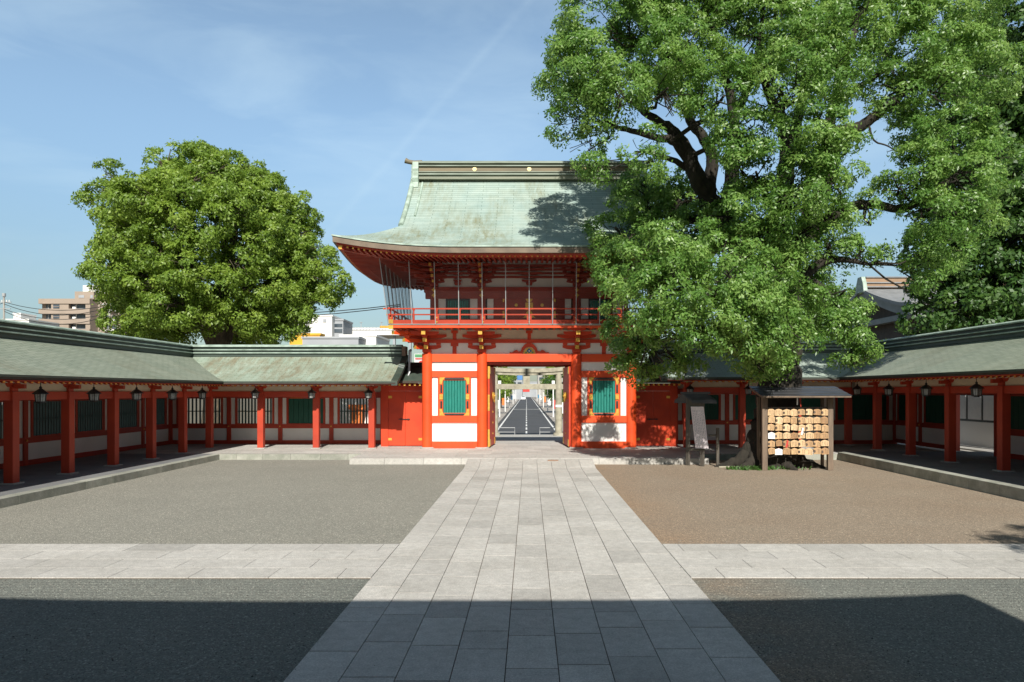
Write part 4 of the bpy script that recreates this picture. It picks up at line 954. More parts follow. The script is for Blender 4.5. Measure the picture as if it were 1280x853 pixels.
# eave: copper lip, brown board band, red rafter-bearing strip — follows the upturned edge
def eave_pts():
    P_ = []
    n = 40
    for i in range(n): P_.append((-EX + 2 * EX * i / n, EY))
    for i in range(n): P_.append((EX, EY + 2 * RUN * i / n))
    for i in range(n): P_.append((EX - 2 * EX * i / n, EY + 2 * RUN))
    for i in range(n): P_.append((-EX, EY + 2 * RUN - 2 * RUN * i / n))
    return P_
ep = eave_pts()
def inset(p, d): return (p[0] * (EX - d) / EX, CY + (p[1] - CY) * (RUN - d) / RUN)
def band(b, d0, d1, z0, z1, m=0):
    n = len(ep)
    for i in range(n):
        p, q = ep[i], ep[(i + 1) % n]; zz = [RZ(*p, 0), RZ(*q, 0)]
        a0, a1 = inset(p, d0), inset(q, d0); c0, c1 = inset(p, d1), inset(q, d1)
        b.hexa([(*a0, zz[0] + z0), (*a1, zz[1] + z0), (*c1, zz[1] + z0), (*c0, zz[0] + z0), (*a0, zz[0] + z1), (*a1, zz[1] + z1), (*c1, zz[1] + z1), (*c0, zz[0] + z1)], m)
gp(lambda b: band(b, -.02, .3, -.045, .004), 'eave_lip', 'copper_trim'); gp(lambda b: band(b, .03, .4, -.075, -.046), 'eave_shadow_strip', 'dark_copper')
gp(lambda b: band(b, .01, .5, -.26, -.076), 'eave_board', 'eave_wood'); gp(lambda b: band(b, .12, .6, -.33, -.261), 'eave_batten', 'red_wing')
# soffit boarding sloping up to the wall, and rafters with gilt ends
def soffit(b):
    n = len(ep)
    for i in range(n):
        p, q = ep[i], ep[(i + 1) % n]; a, c = inset(p, .5), inset(q, .5)
        e = (max(-3.9, min(3.9, p[0] * .55)), max(UY, min(VY, CY + (p[1] - CY) * .38))); f = (max(-3.9, min(3.9, q[0] * .55)), max(UY, min(VY, CY + (q[1] - CY) * .38)))
        b.quad((*a, RZ(*p, 0) - .27), (*c, RZ(*q, 0) - .27), (*f, 7.80), (*e, 7.80))
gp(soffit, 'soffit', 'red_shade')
def rf(b):
    n = 68
    for sy in (-1, 1):
        for i in range(n):
            x = -EX + .3 + (2 * EX - .6) * i / (n - 1); xe = x; Y0 = CY + sy * (RUN - .22); z = RZ(x, CY + sy * RUN, 0) - .40
            xi = max(-3.9, min(3.9, x)); Yi = CY + sy * (abs(UY - CY)) if abs(x) <= 3.9 else CY + sy * (RUN - .22 - max(.3, (3.27 - .22) * (EX - abs(x)) / (EX - 3.9)))
            zi = 7.72 if abs(x) <= 3.9 else z + (7.72 - z) * (EX - abs(x)) / (EX - 3.9)
            b.bar((x, Y0, z + .07), (x, Yi, zi), .08, .08); b.box(x - .032, x + .032, Y0 + sy * .002, Y0 + sy * .016, z + .035, z + .10, 1)
    for sx in (-1, 1):
        for i in range(50):
            y = EY + .3 + (2 * RUN - .6) * i / 49; X0 = sx * (EX - .22); z = RZ(sx * EX, y, 0) - .40; k = abs(y - CY)
            fr_ = 1 if k <= 1.95 else (RUN - k) / (RUN - 1.95); Xi = sx * (EX - .22 - max(.3, 3.0 * fr_)); zi = z + (7.72 - z) * fr_
            b.bar((X0, y, z + .07), (Xi, y, zi), .08, .08); b.box(X0 + sx * .002, X0 + sx * .016, y - .032, y + .032, z + .035, z + .10, 1)
    for sx in (-1, 1):
        for sy in (-1, 1):
            z = RZ(sx * EX, CY + sy * RUN, 0); b.bar((sx * (EX - .25), CY + sy * (RUN - .25), z - .42), (sx * 3.9, CY + sy * 1.95, 7.60), .17, .2); b.box(sx * (EX - .3), sx * (EX - .18), CY + sy * (RUN - .3), CY + sy * (RUN - .18), z - .50, z - .37, 1)
gp(rf, 'rafter_row', ['red_deep_shade', 'gold'])
# gables and verges
for sx in (-1, 1):
    tri = [(t, CY - RUN + t * RUN, zp(t)) for t in [GT + (1 - GT) * i / 12 for i in range(13)]]
    pts = [(y, z) for _, y, z in tri] + [(2 * CY - y, z) for _, y, z in reversed(tri[:-1])]
    gp(lambda b: b.poly([(sx * (GX - .55), y, z - .05) for y, z in pts]), 'gable_wall', 'dark_wood')
    def vg(b):
        for (ya, za), (yb, zb) in zip(pts[:-1], pts[1:]):
            b.hexa([(sx * (GX - .12), ya, za - .30), (sx * (GX + .03), ya, za - .30), (sx * (GX + .03), yb, zb - .30), (sx * (GX - .12), yb, zb - .30), (sx * (GX - .12), ya, za - .02), (sx * (GX + .03), ya, za - .02), (sx * (GX + .03), yb, zb - .02), (sx * (GX - .12), yb, zb - .02)])
    gp(vg, 'bargeboard', 'eave_wood')
    gp(lambda b: b.tube([(sx * (GX + .02), y, z + .03) for y, z in pts], .10, 10), 'verge_roll', 'copper_trim', smooth=50)
    # inner descending ridge near the verge
    gp(lambda b: b.tube([(sx * (GX - .42 + .35 * (1 - i / 7) ** 2 * 0), CY - .25 - 2.1 * i / 7, zp(1 - (.25 + 2.1 * i / 7) / RUN) + .03) for i in range(8)], [.05] * 8, 8), 'roof_roll', 'copper_trim', smooth=50)
# ridge
RX = 4.73
def rdg(b):
    for hw, z0, z1, m in ((.34, 11.58, 11.74, 0), (.42, 11.741, 11.80, 1), (.32, 11.801, 11.86, 0), (.38, 11.861, 11.89, 1), (.30, 11.891, 12.12, 2), (.38, 12.121, 12.16, 1), (.33, 12.161, 12.24, 0)):
        b.box(-RX, RX, CY - hw, CY + hw, z0, z1, m)
    b.prism([(-RX, CY - .42, 12.241), (-RX, CY - .42, 12.30), (-RX, CY - .25, 12.38), (-RX, CY, 12.42), (-RX, CY + .25, 12.38), (-RX, CY + .42, 12.30), (-RX, CY + .42, 12.241)], (2 * RX, 0, 0), 1)
rg = gp(rdg, 'ridge', ['ridge_copper', 'ridge_trim', 'ridge_wood'])
for x in (-2.34, 0, 2.34):
    gp(lambda b: (b.tube([(x, CY - .30, 12.005), (x, CY - .325, 12.005)], .09, 20), b.tube([(x, CY - .3255, 12.005), (x, CY - .34, 12.005)], .05, 12)), 'gold_disc', 'pale_gold', par=rg)
for sx in (-1, 1):
    def oni(b):
        o = [(-.50, 11.18), (-.44, 11.42), (-.52, 11.60), (-.44, 11.66), (-.44, 11.9), (-.48, 12.0), (-.42, 12.06), (-.42, 12.30), (.42, 12.30), (.42, 12.06), (.48, 12.0), (.44, 11.9), (.44, 11.66), (.52, 11.60), (.44, 11.42), (.50, 11.18)]
        b.prism([(sx * RX + sx * .002, CY + u, z) for u, z in o], (sx * .26, 0, 0)); b.prism([(sx * (RX + .263), CY + u * .7, 11.4 + (z - 11.4) * .9) for u, z in o], (sx * .06, 0, 0))
    gp(oni, 'ridge_end', 'copper_trim', par=rg, bevel=.02)
    gp(lambda b: b.tube([(sx * (RX - .1), CY, 12.40), (sx * (RX + .25), CY, 12.37), (sx * (RX + .5), CY, 12.42), (sx * (RX + .62), CY, 12.47)], [.09, .10, .095, .12], 14, 0), 'finial', 'ridge_wood', par=rg, smooth=50)
# --- bird net round the upper storey on white poles
top = lambda x: (x * (1 + .055 * (abs(x) / BX) ** 6), FY - .30, RZ(x, EY, 0) - .36); bot = lambda x: (x, FY - .045, 5.06)
xs = [-BX + 2 * BX * k / 12 for k in range(13)]
for k, x in enumerate(xs):
    gp(lambda b: b.tube([bot(x), top(x)], .016, 8), 'net_pole', 'metal_grey')
ys = [FY + (KY - FY) * k / 8 for k in range(9)]
for sx in (-1, 1):
    for y in ys[1:]: gp(lambda b: b.tube([(sx * (BX + .045), y, 5.06), (sx * BX * 1.055, y, 7.5)], .016, 8), 'net_pole', 'metal_grey')
gp(lambda b: [b.quad(bot(a), bot(c), top(c), top(a)) for a, c in zip(xs[:-1], xs[1:])], 'bird_net', 'bird_net')
def sidenet(b):
    n = 120
    for sx in (-1,):
        for i in range(n):
            y0 = FY + (KY - FY) * i / n; y1 = FY + (KY - FY) * (i + 1) / n
            f = lambda y, z: (sx * (BX + .045 + (.30 * (z - 5.06) / 2.44)) + .035 * math.sin(y * 7.5) * (1 + .3 * math.sin(y * 2.2)), y, z)
            b.quad(f(y0, 5.06), f(y1, 5.06), f(y1, 7.5), f(y0, 7.5))
gp(sidenet, 'bird_net', 'bird_net')
# ================================================================== HALL BEHIND THE CAMERA (its roof shades the foreground)
hall = thing('worship_hall', 'broad worship hall behind the viewpoint whose eave shades the near end of the court', 'hall', (-.5, -7, 0))
def hp_(fn, nm, mats, **k):
    b = MB(); fn(b); return b.build(nm, mats, hall, **k)
def hz(x): u = abs(x + .5) / 6.7; return 6.36 + .27 * u ** 3
def hroof(b):
    n = 24
    for i in range(n):
        x0 = -7.2 + 13.4 * i / n; x1 = -7.2 + 13.4 * (i + 1) / n
        for j in range(8):
            t0, t1 = j / 8, (j + 1) / 8; f = lambda t, x: .5 - 7.5 * t; z = lambda t, x: hz(x) * (1 - t) + (6.36 + 5 * (.6 * t + .4 * t * t)) * t + 0
            for off in (0, -.25): b.quad((x0, f(t0, 0), z(t0, x0) + off), (x1, f(t0, 0), z(t0, x1) + off), (x1, f(t1, 0), z(t1, x1) + off), (x0, f(t1, 0), z(t1, x0) + off), 0 if off == 0 else 1, [(x0, t0 * 9), (x1, t0 * 9), (x1, t1 * 9), (x0, t1 * 9)])
            b.quad((x0, -14.5 + 7.5 * t0, z(t0, x0)), (x1, -14.5 + 7.5 * t0, z(t0, x1)), (x1, -14.5 + 7.5 * t1, z(t1, x1)), (x0, -14.5 + 7.5 * t1, z(t1, x0)), 0, [(x0, t0 * 9), (x1, t0 * 9), (x1, t1 * 9), (x0, t1 * 9)])
        b.quad((x0, .5, hz(x0) - .25), (x1, .5, hz(x1) - .25), (x1, .5, hz(x1)), (x0, .5, hz(x0)), 1, [(0, 0), (1, 0), (1, 1), (0, 1)])
hp_(hroof, 'roof', ['roof_main', 'dark_wood'])
hp_(lambda b: (b.box(-6, 5, -12, -4.2, 1.2, 6.6)), 'wall', 'red_shade')
hp_(lambda b: (b.box(-6.6, 5.6, -12.5, -.9, -.01, .9)), 'base', 'granite_kerb')
for x in (-5.5, -2.2, 1.2, 4.5): hp_(lambda b: b.cyl(x, -1.6, .9, 6.3, .2, 20), 'column', 'vermilion', smooth=40)
hp_(lambda b: b.box(-6, 5, -1.72, -1.48, 5.6, 5.95), 'beam', 'vermilion')

# ================================================================== TREES
def make_tree(name, label, base, lobes, trunk_paths, leafm, barkm, seed, clump=.5, per=160, leaf=(.14, .065), dens=1.0, group=None, droop=.25, links=True, shell=(.55, 1.02), extra=0):
    rs = np.random.RandomState(seed); T = thing(name, label, 'tree', base, group); base = Vector(base)
    cs = []; nrm = []
    for (cx, cy, cz, r) in lobes:
        n = max(5, int(dens * 5.6 * (r / clump) ** 2))
        d = rs.normal(size=(n, 3)); d /= np.linalg.norm(d, axis=1)[:, None]
        rr = r * (shell[0] + (shell[1] - shell[0]) * rs.rand(n) ** .5)
        d[:, 2] *= .92; p = np.array([cx, cy, cz]) + d * rr[:, None]; cs.append(p); nrm.append(d)
    cs = np.concatenate(cs); nrm = np.concatenate(nrm)
    m = len(cs); cr = clump * (.45 + .95 * rs.rand(m) ** 1.3); k = (per * (cr / clump) ** 2).astype(int); tot = int(k.sum())
    ci = np.repeat(np.arange(m), k); d = rs.normal(size=(tot, 3)); d /= np.linalg.norm(d, axis=1)[:, None]; d += nrm[ci] * .75 + np.array([0, 0, .5]); d /= np.linalg.norm(d, axis=1)[:, None]
    rad = cr[ci] * (.62 + .42 * rs.rand(tot) ** .6); p = cs[ci] + d * rad[:, None] * np.array([1, 1, .78]) + (rs.normal(size=(tot, 3)) * clump * .26) * (rs.rand(tot) < .13)[:, None]
    nn = d + rs.normal(size=(tot, 3)) * .34; nn /= np.linalg.norm(nn, axis=1)[:, None]
    ax = rs.normal(size=(tot, 3)) * .8 + d * .7 + np.array([0, 0, -droop]); ax -= nn * np.sum(ax * nn, 1)[:, None]; ax /= np.linalg.norm(ax, axis=1)[:, None]
    sd = np.cross(nn, ax); ls = leaf[0] * (.7 + .6 * rs.rand(tot))[:, None]; lw = leaf[1] * (.7 + .6 * rs.rand(tot))[:, None]
    V = np.empty((tot, 4, 3)); V[:, 0] = p; V[:, 1] = p + ax * ls * .45 + sd * lw * .5 - nn * ls * .06; V[:, 2] = p + ax * ls; V[:, 3] = p + ax * ls * .45 - sd * lw * .5 - nn * ls * .06
    V -= np.array(base)
    me = bpy.data.meshes.new('crown'); me.vertices.add(tot * 4); me.vertices.foreach_set('co', V.reshape(-1)); me.loops.add(tot * 4); me.loops.foreach_set('vertex_index', np.arange(tot * 4, dtype=np.int32))
    me.polygons.add(tot); me.polygons.foreach_set('loop_start', np.arange(0, tot * 4, 4, dtype=np.int32)); me.update(calc_edges=True)
    a = me.attributes.new('tone', 'FLOAT', 'FACE'); ct = rs.rand(m)
    tn = np.clip(.5 + (ct[ci] - .5) * .55 + rs.normal(size=tot) * .16, 0, 1); a.data.foreach_set('value', tn.astype(np.float32))
    me.materials.append(MAT[leafm]); o = bpy.data.objects.new('crown', me); C.objects.link(o); o.parent = T
    b = MB(); nodes = []
    for pts, rad_ in trunk_paths:
        # smooth path
        P_ = [Vector(q) for q in pts]; out_ = []; ro = []
        for i in range(len(P_) - 1):
            p0 = P_[max(i - 1, 0)]; p1 = P_[i]; p2 = P_[i + 1]; p3 = P_[min(i + 2, len(P_) - 1)]
            for s in range(5):
                t = s / 5; out_.append(.5 * ((2 * p1) + (-p0 + p2) * t + (2 * p0 - 5 * p1 + 4 * p2 - p3) * t * t + (-p0 + 3 * p1 - 3 * p2 + p3) * t ** 3) + (Vector(rs.normal(size=3)) * rad_[i] * .10 if s else Vector((0, 0, 0))))
                ro.append(rad_[i] * (1 - t) + rad_[i + 1] * t)
        out_.append(P_[-1]); ro.append(rad_[-1]); b.tube(out_, ro, 14)
        nodes += list(zip(out_, ro))
    if links:
        for li, (cx, cy, cz, r) in enumerate(lobes):
            c = Vector((cx, cy, cz)); cand = [(q, rr) for q, rr in nodes if rr < .5 and q.z > base.z + 2] or nodes
            q, rr = min(cand, key=lambda e: (e[0] - c).length + max(0, e[0].z - c.z) * .6)
            mid = (q + c) / 2 + Vector(rs.normal(size=3)) * .25 + Vector((0, 0, -.1 * r)); r0 = min(rr * .7, .05 + .035 * r)
            b.tube([q, q.lerp(mid, .5) + Vector(rs.normal(size=3)) * .08, mid, mid.lerp(c, .5) + Vector(rs.normal(size=3)) * .08, c], [r0, r0 * .9, r0 * .75, r0 * .6, r0 * .45], 7)
            for _ in range(int(5 + 4 * r)):
                dd = Vector(rs.normal(size=3)).normalized(); e = c + dd * r * .9; s0 = c.lerp(q, .1 + .5 * rs.rand()); mm = s0.lerp(e, .5) + Vector(rs.normal(size=3)) * .12 * r
                b.tube([s0, mm, e], [r0 * .42, r0 * .28, .012], 5, cap=False)
    b.build('trunk', barkm, T, smooth=70)
    return T
# ---- the big camphor tree on the right
S = 910 / 24.0
def LB(x, y, r, Y): p = px(x, y, Y); return (p.x, p.y, p.z, r * Y / 910)
big = [LB(*q) for q in [
 (732, 95, 52, 23), (705, 95, 30, 23.2), (755, 35, 55, 24), (716, 60, 30, 24), (718, 150, 34, 23), (733, 190, 24, 23), (742, 212, 13, 23), (775, 110, 38, 22.3), (760, 150, 20, 22.6),
 (815, 50, 58, 24.5), (870, 25, 62, 25), (835, 110, 38, 22.3), (803, 190, 24, 22.0), (812, 210, 18, 22), (850, 75, 50, 23.4), (800, -30, 60, 25), (870, -40, 70, 25),
 (940, 45, 62, 24.6), (905, 120, 36, 21.8), (925, 175, 40, 22.5), (975, 110, 46, 21.6), (945, 215, 38, 22.4), (1000, 60, 55, 23.5), (950, -40, 80, 25), (1030, -30, 70, 25),
 (1052, 45, 52, 23.6), (1035, 95, 40, 22.6), (1015, 165, 40, 22), (1035, 190, 30, 21.8), (1060, 165, 22, 22.2), (1105, 60, 55, 24), (1160, 60, 55, 24.4), (1120, 110, 34, 24), (1170, 120, 45, 24), (1215, 90, 50, 25), (1110, -25, 70, 25.5), (1190, -20, 70, 26),
 (1140, 175, 26, 24.5), (1190, 175, 42, 23.5), (1150, 215, 34, 23.2), (1200, 225, 46, 23.4), (1235, 200, 34, 24), (1170, 265, 38, 23), (1210, 275, 30, 23.5), (1155, 315, 28, 23.6), (1165, 345, 18, 23.8), (1125, 235, 24, 23.5), (1245, 240, 22, 24), (1185, 310, 24, 23.6),
 (960, 270, 42, 23), (1000, 235, 44, 22), (1040, 225, 32, 22.3), (915, 265, 40, 23.5), (900, 320, 40, 23), (1000, 290, 36, 23), (1045, 275, 20, 24), (1085, 262, 16, 24), (880, 285, 34, 25.5),
 (805, 255, 36, 27), (775, 290, 36, 26.5), (760, 320, 24, 26), (840, 275, 42, 27), (870, 245, 34, 27.5), (785, 330, 30, 25), (800, 230, 20, 27), (835, 315, 34, 25.5),
 (818, 322, 40, 21), (850, 335, 38, 20.6), (795, 350, 28, 21), (805, 380, 34, 20.8), (840, 375, 42, 20.2), (880, 375, 40, 20.3), (925, 345, 36, 20.6), (960, 345, 26, 21.4), (925, 385, 38, 20.5), (960, 380, 28, 21.2), (880, 412, 34, 20.6), (840, 415, 32, 21), (915, 425, 30, 20.9), (952, 425, 28, 21.2), (990, 410, 20, 22), (960, 450, 18, 21.6),
 (790, 415, 28, 23), (785, 445, 24, 23), (805, 462, 16, 23), (830, 450, 22, 23), (858, 460, 14, 23.2), (780, 380, 24, 24), (765, 345, 20, 25),
 (1000, 335, 30, 25.5), (1040, 312, 26, 24.5), (1075, 322, 16, 24), (1096, 326, 14, 24), (965, 310, 34, 25.5), (985, 375, 26, 25.5), (940, 320, 34, 25.5),
 (1028, 372, 16, 24), (1030, 395, 18, 24), (1055, 408, 20, 23.6), (1070, 395, 14, 23.8), (1072, 430, 17, 23.6), (1060, 450, 12, 23.6), (1078, 452, 9, 23.6), (1010, 350, 16, 24.4), (975, 398, 26, 22.6), (962, 432, 24, 22.4), (990, 430, 20, 22.6), (950, 462, 14, 22.2), (978, 462, 12, 22.4), (930, 440, 20, 22), (1000, 380, 22, 23), (970, 340, 26, 22.8)]]
def tp(*pts): return [tuple(px(x, y, Y)) for x, y, Y in pts]
trunk = [
 (tp((966, 590, 24.2), (966, 574, 24.2), (968, 545, 24.2), (971, 500, 24.2), (973, 450, 24.3), (975, 410, 24.4), (975, 365, 24.5), (972, 320, 24.6)), [1.0, .86, .76, .70, .68, .64, .62, .5]),
 (tp((968, 410, 24.4), (940, 335, 24.8), (905, 275, 25.2), (884, 245, 25.2), (868, 215, 24.6), (856, 185, 24.2), (838, 162, 24), (812, 145, 23.8), (780, 120, 23.6)), [.5, .42, .36, .32, .28, .22, .17, .12, .07]),
 (tp((884, 245, 25.2), (890, 200, 25), (880, 175, 24.8), (862, 150, 24.8), (848, 110, 24.6), (830, 60, 24.6)), [.28, .2, .18, .15, .11, .06]),
 (tp((868, 215, 24.6), (845, 178, 24), (820, 172, 23.6), (795, 165, 23.3), (765, 158, 23), (735, 150, 23)), [.2, .15, .11, .09, .06, .04]),
 (tp((880, 230, 25), (850, 205, 24.4), (825, 195, 23.5), (805, 190, 22.5)), [.14, .10, .07, .04]),
 (tp((905, 275, 25.2), (915, 215, 25), (918, 150, 24.8), (905, 90, 24.8), (890, 30, 25)), [.3, .24, .18, .13, .08]),
 (tp((918, 150, 24.8), (935, 110, 24.8), (948, 60, 24.8), (955, 0, 25)), [.15, .12, .09, .06]),
 (tp((972, 320, 24.6), (975, 260, 24.8), (985, 200, 24.8), (978, 150, 24.6), (960, 115, 24.4), (950, 60, 24.4)), [.45, .34, .28, .2, .14, .08]),
 (tp((985, 200, 24.8), (1000, 140, 24.8), (1012, 80, 24.8), (1020, 20, 24.8)), [.22, .17, .12, .07]),
 (tp((975, 340, 24.6), (1005, 290, 24.6), (1028, 235, 24.6), (1036, 190, 24.6), (1040, 168, 24.6), (1065, 163, 24.4), (1085, 152, 24.2), (1110, 132, 24), (1135, 112, 24), (1160, 85, 24)), [.45, .36, .3, .27, .24, .2, .17, .14, .1, .05]),
 (tp((1036, 190, 24.6), (1042, 130, 24.8), (1060, 70, 24.8), (1075, 10, 25)), [.2, .16, .11, .06]),
 (tp((1045, 130, 24.8), (1075, 108, 24.6), (1100, 92, 24.4), (1130, 70, 24.4)), [.1, .09, .07, .04]),
 (tp((1005, 300, 24.6), (1050, 265, 24.4), (1090, 255, 24.2), (1130, 262, 24), (1165, 240, 23.8), (1200, 215, 23.8)), [.28, .2, .15, .12, .1, .05]),
 (tp((1085, 152, 24.2), (1092, 175, 24.1), (1108, 182, 24), (1122, 190, 24)), [.04, .03, .025, .015]),
 (tp((975, 380, 24.4), (1010, 340, 24.3), (1040, 325, 24.2), (1085, 330, 24)), [.25, .18, .12, .05]),
 (tp((1005, 345, 24.3), (1030, 360, 24.1), (1048, 385, 23.9), (1060, 420, 23.7), (1066, 450, 23.6)), [.1, .07, .05, .035, .02]),
 (tp((972, 400, 24.3), (940, 385, 23), (900, 370, 21.8), (860, 355, 21), (820, 340, 21)), [.35, .26, .2, .14, .07]),
 (tp((940, 385, 23), (900, 410, 22), (860, 420, 21.8), (810, 430, 22.5)), [.2, .14, .1, .05]),
 (tp((905, 280, 25.2), (860, 275, 26), (820, 270, 26.8), (785, 300, 26.5)), [.22, .16, .12, .06]),
]
# buttress roots
for (xx, yy, Yr, r1) in ((8.1 - 2.0, 24.0, 24.0, .06), (8.1 - 1.4, 23.4, 23.4, .06), (8.1 + .3, 22.9, 23, .07), (8.1 + 1.5, 23.5, 23.5, .06), (8.1 + 1.6, 24.6, 24.6, .06), (8.1 - 1.0, 25.3, 25.3, .06)):
    c = Vector((8.05, 24.2, 0)); e = Vector((xx, yy, -.03)); d = e - c
    trunk.append(([tuple(c + d * .12 + Vector((0, 0, 1.5))), tuple(c + d * .28 + Vector((0, 0, .75))), tuple(c + d * .5 + Vector((0, 0, .28))), tuple(c + d * .78 + Vector((0, 0, .08))), tuple(e)], [.42, .34, .24, .13, r1]))
big_tree = make_tree('camphor_tree', 'huge spreading camphor tree with dark forked limbs beside the rack of wooden plaques', (8.05, 24.2, 0), big, trunk, 'leaf_camphor', 'bark_dark', 3, clump=.375, per=150, leaf=(.125, .055), dens=.78, shell=(.5, 1.01))
# ---- the round tree on the left
rs = np.random.RandomState(5); lob = []
cx, cy, cz = px(267, 318, 46); RXX, RYY, RZZ = 5.25, 5.6, 5.35
n = 84
for i in range(n):
    z = 1 - 2 * (i + .5) / n; th = i * 2.39996; r = math.sqrt(1 - abs(z) ** (2 if z > 0 else 3.2)); x, y = r * math.cos(th), r * math.sin(th)
    if z < -.93: continue
    k = .92 + .16 * rs.rand(); lob.append((cx + x * RXX * k, cy + y * RYY * k, cz + z * RZZ * k, .95 + .6 * rs.rand()))
for q in [(122, 245, 17), (132, 215, 13), (408, 350, 30), (395, 325, 25), (146, 330, 17), (165, 395, 32), (200, 410, 30), (360, 395, 28), (330, 405, 26), (390, 385, 16), (150, 290, 18), (410, 372, 16)]:
    p = px(q[0], q[1], 45); lob.append((p.x, p.y, p.z, q[2] * 45 / 910))
b0 = px(270, 489, 46); tk = [([(b0.x, 46, -1.1), (b0.x, 46, 3), (b0.x + .2, 46, 6)], [.9, .7, .6])]
for a in range(7):
    c_, s_ = math.cos(a * .9), math.sin(a * .9); tk.append(([(b0.x + .2, 46, 5), (b0.x + c_ * 1.5, 46 + s_ * 1.5, 8), (b0.x + c_ * 3.2, 46 + s_ * 3.2, 11 + (a % 3)), (b0.x + c_ * 5, 46 + s_ * 5, 13.5 + (a % 3))], [.45, .3, .2, .06]))
make_tree('round_tree', 'dense round crowned green tree standing behind the left front corridor', (b0.x, 46, -1.04), lob, tk, 'leaf_left', 'bark', 8, clump=.48, per=105, leaf=(.20, .10), dens=.95, shell=(.45, 1.02))
# ---- dark tall tree behind the right corridor
lob = []
rs = np.random.RandomState(9)
for q in [(1225, 270, 50, 36), (1260, 300, 50, 35), (1200, 330, 45, 36), (1240, 360, 50, 35), (1180, 375, 38, 36), (1210, 395, 38, 35), (1270, 370, 45, 35), (1160, 400, 28, 36), (1275, 230, 50, 35), (1230, 190, 55, 37), (1195, 250, 36, 37), (1250, 120, 60, 37), (1285, 160, 60, 36), (1220, 140, 50, 38), (1270, 60, 60, 37), (1225, 60, 50, 38), (1180, 300, 36, 37.5), (1320, 250, 60, 35), (1330, 120, 70, 36), (1330, 360, 60, 35), (1160, 340, 26, 38), (1300, 410, 40, 35), (1250, 410, 34, 35), ]:
    p = px(q[0], q[1], q[3]); lob.append((p.x, p.y, p.z, q[2] * q[3] / 910))
b0 = px(1235, 489, 37); tk = [([(b0.x, 37, -1.1), (b0.x, 37, 4), (b0.x + .3, 37, 9), (b0.x, 37, 14), (b0.x + .5, 37, 19)], [.6, .5, .4, .25, .08])]
make_tree('broadleaf_tree', 'tall dark green tree rising behind the right corridor at the right picture edge', (b0.x, 37, -1.04), lob, tk, 'leaf_dark', 'bark_dark', 12, clump=.55, per=80, leaf=(.24, .15), dens=.75)
# ---- lighter trees between the big tree and the hall roof
lob = []
for q in [(1048, 365, 22, 74), (1035, 390, 26, 74), (1060, 390, 18, 74), (1010, 395, 28, 74), (1020, 420, 26, 74), (1050, 420, 24, 74), (1030, 358, 18, 74)]:
    p = px(q[0], q[1], q[3]); lob.append((p.x, p.y, p.z, q[2] * q[3] / 910))
b0 = px(1040, 489, 74); tk = [([(b0.x, 74, -1.1), (b0.x, 74, 4), (b0.x, 74, 9)], [.4, .3, .1])]
make_tree('bushy_tree', 'small bright green tree between the big camphor tree and the grey roofed hall', (b0.x, 74, -1.04), lob, tk, 'leaf_light', 'bark', 15, clump=.8, per=70, leaf=(.34, .17), dens=.9)
# ---- a tree out of frame on the right, whose shadow falls across the cross path
lob = [(9.0, 4.1, 6.0, .55), (9.7, 4.3, 6.3, .7), (8.5, 4.3, 6.1, .3), (10.6, 4.2, 6.6, .8), (11.6, 3.6, 7.1, 1.0), (12.5, 3.2, 7.5, 1.1), (13.0, 2.6, 8.2, 1.0)]
make_tree('young_tree', 'young tree just out of view on the right whose shadow lies across the cross path', (13.0, 2.9, HR), lob, [([(13.0, 2.9, HR), (12.8, 2.9, 3), (12.3, 3.2, 5.6), (11.2, 3.8, 6.3), (9.6, 4.2, 6.1)], [.16, .14, .1, .06, .02])], 'leaf_camphor', 'bark', 20, clump=.35, per=60, leaf=(.13, .06), dens=.8)
# low weeds at the foot of the big tree
rs = np.random.RandomState(2); v = MB()
for k in range(300):
    a = rs.rand() * 6.28; r = rs.rand() ** .6
    x = 7.05 + .75 * r * math.cos(a) + (1.2 if k % 5 == 0 else 0); y = 23.2 + .35 * r * math.sin(a); h = .03 + .10 * rs.rand(); dx, dy = rs.normal(size=2) * .06
    wx, wy = rs.normal(size=2) * .02
    v.quad((x - wx, y - wy, 0), (x + wx, y + wy, 0), (x + dx + wx * .8, y + dy + wy, h), (x + dx - wx * .8, y + dy, h * .95), 0)
tag(v.build('weeds', 'leaf_light'), 'low green weeds growing at the foot of the big camphor tree', 'weeds', kind='stuff')

# ================================================================== PLAQUE RACK
X0, X1, YR = 7.43, 9.50, 23.0
rack = thing('plaque_rack', 'roofed timber rack for wooden votive plaques under the big tree', 'rack', ((X0 + X1) / 2, YR, 0))
def rk(fn, nm, mats, **k):
    b = MB(); fn(b); return b.build(nm, mats, rack, **k)
for x in (X0, X1):
    rk(lambda b: b.box(x - .085, x + .085, YR - .07, YR + .07, 0, 2.36), 'post', 'old_wood', bevel=.01)
    rk(lambda b: b.box(x - .045, x + .045, YR + .55, YR + .64, 0, 2.30), 'rear_post', 'old_wood', bevel=.008)
for z in (1.97, 1.66, 1.40, 1.15, .90, .64): rk(lambda b: b.box(X0 + .086, X1 - .086, YR - .03, YR + .02, z - .025, z + .025), 'rail', 'grey_wood', bevel=.004)
rk(lambda b: b.box(X0 + .086, X1 - .086, YR - .05, YR + .05, 2.27, 2.36), 'top_rail', 'old_wood', bevel=.006)
def rr(b):
    xa, xb = X0 - .27, X1 + .46
    for k in range(4):
        y0 = YR - .55 + k * .32; y1 = y0 + .34; z0 = 2.35 + k * .075; b.hexa([(xa, y0, z0), (xb, y0, z0), (xb, y1, z0 + .06), (xa, y1, z0 + .06), (xa, y0, z0 + .02), (xb, y0, z0 + .02), (xb, y1, z0 + .08), (xa, y1, z0 + .08)])
    b.box(xa + .02, xb - .02, YR - .54, YR - .50, 2.30, 2.348, 1)
rk(rr, 'roof', ['sheet_roof', 'old_wood'])
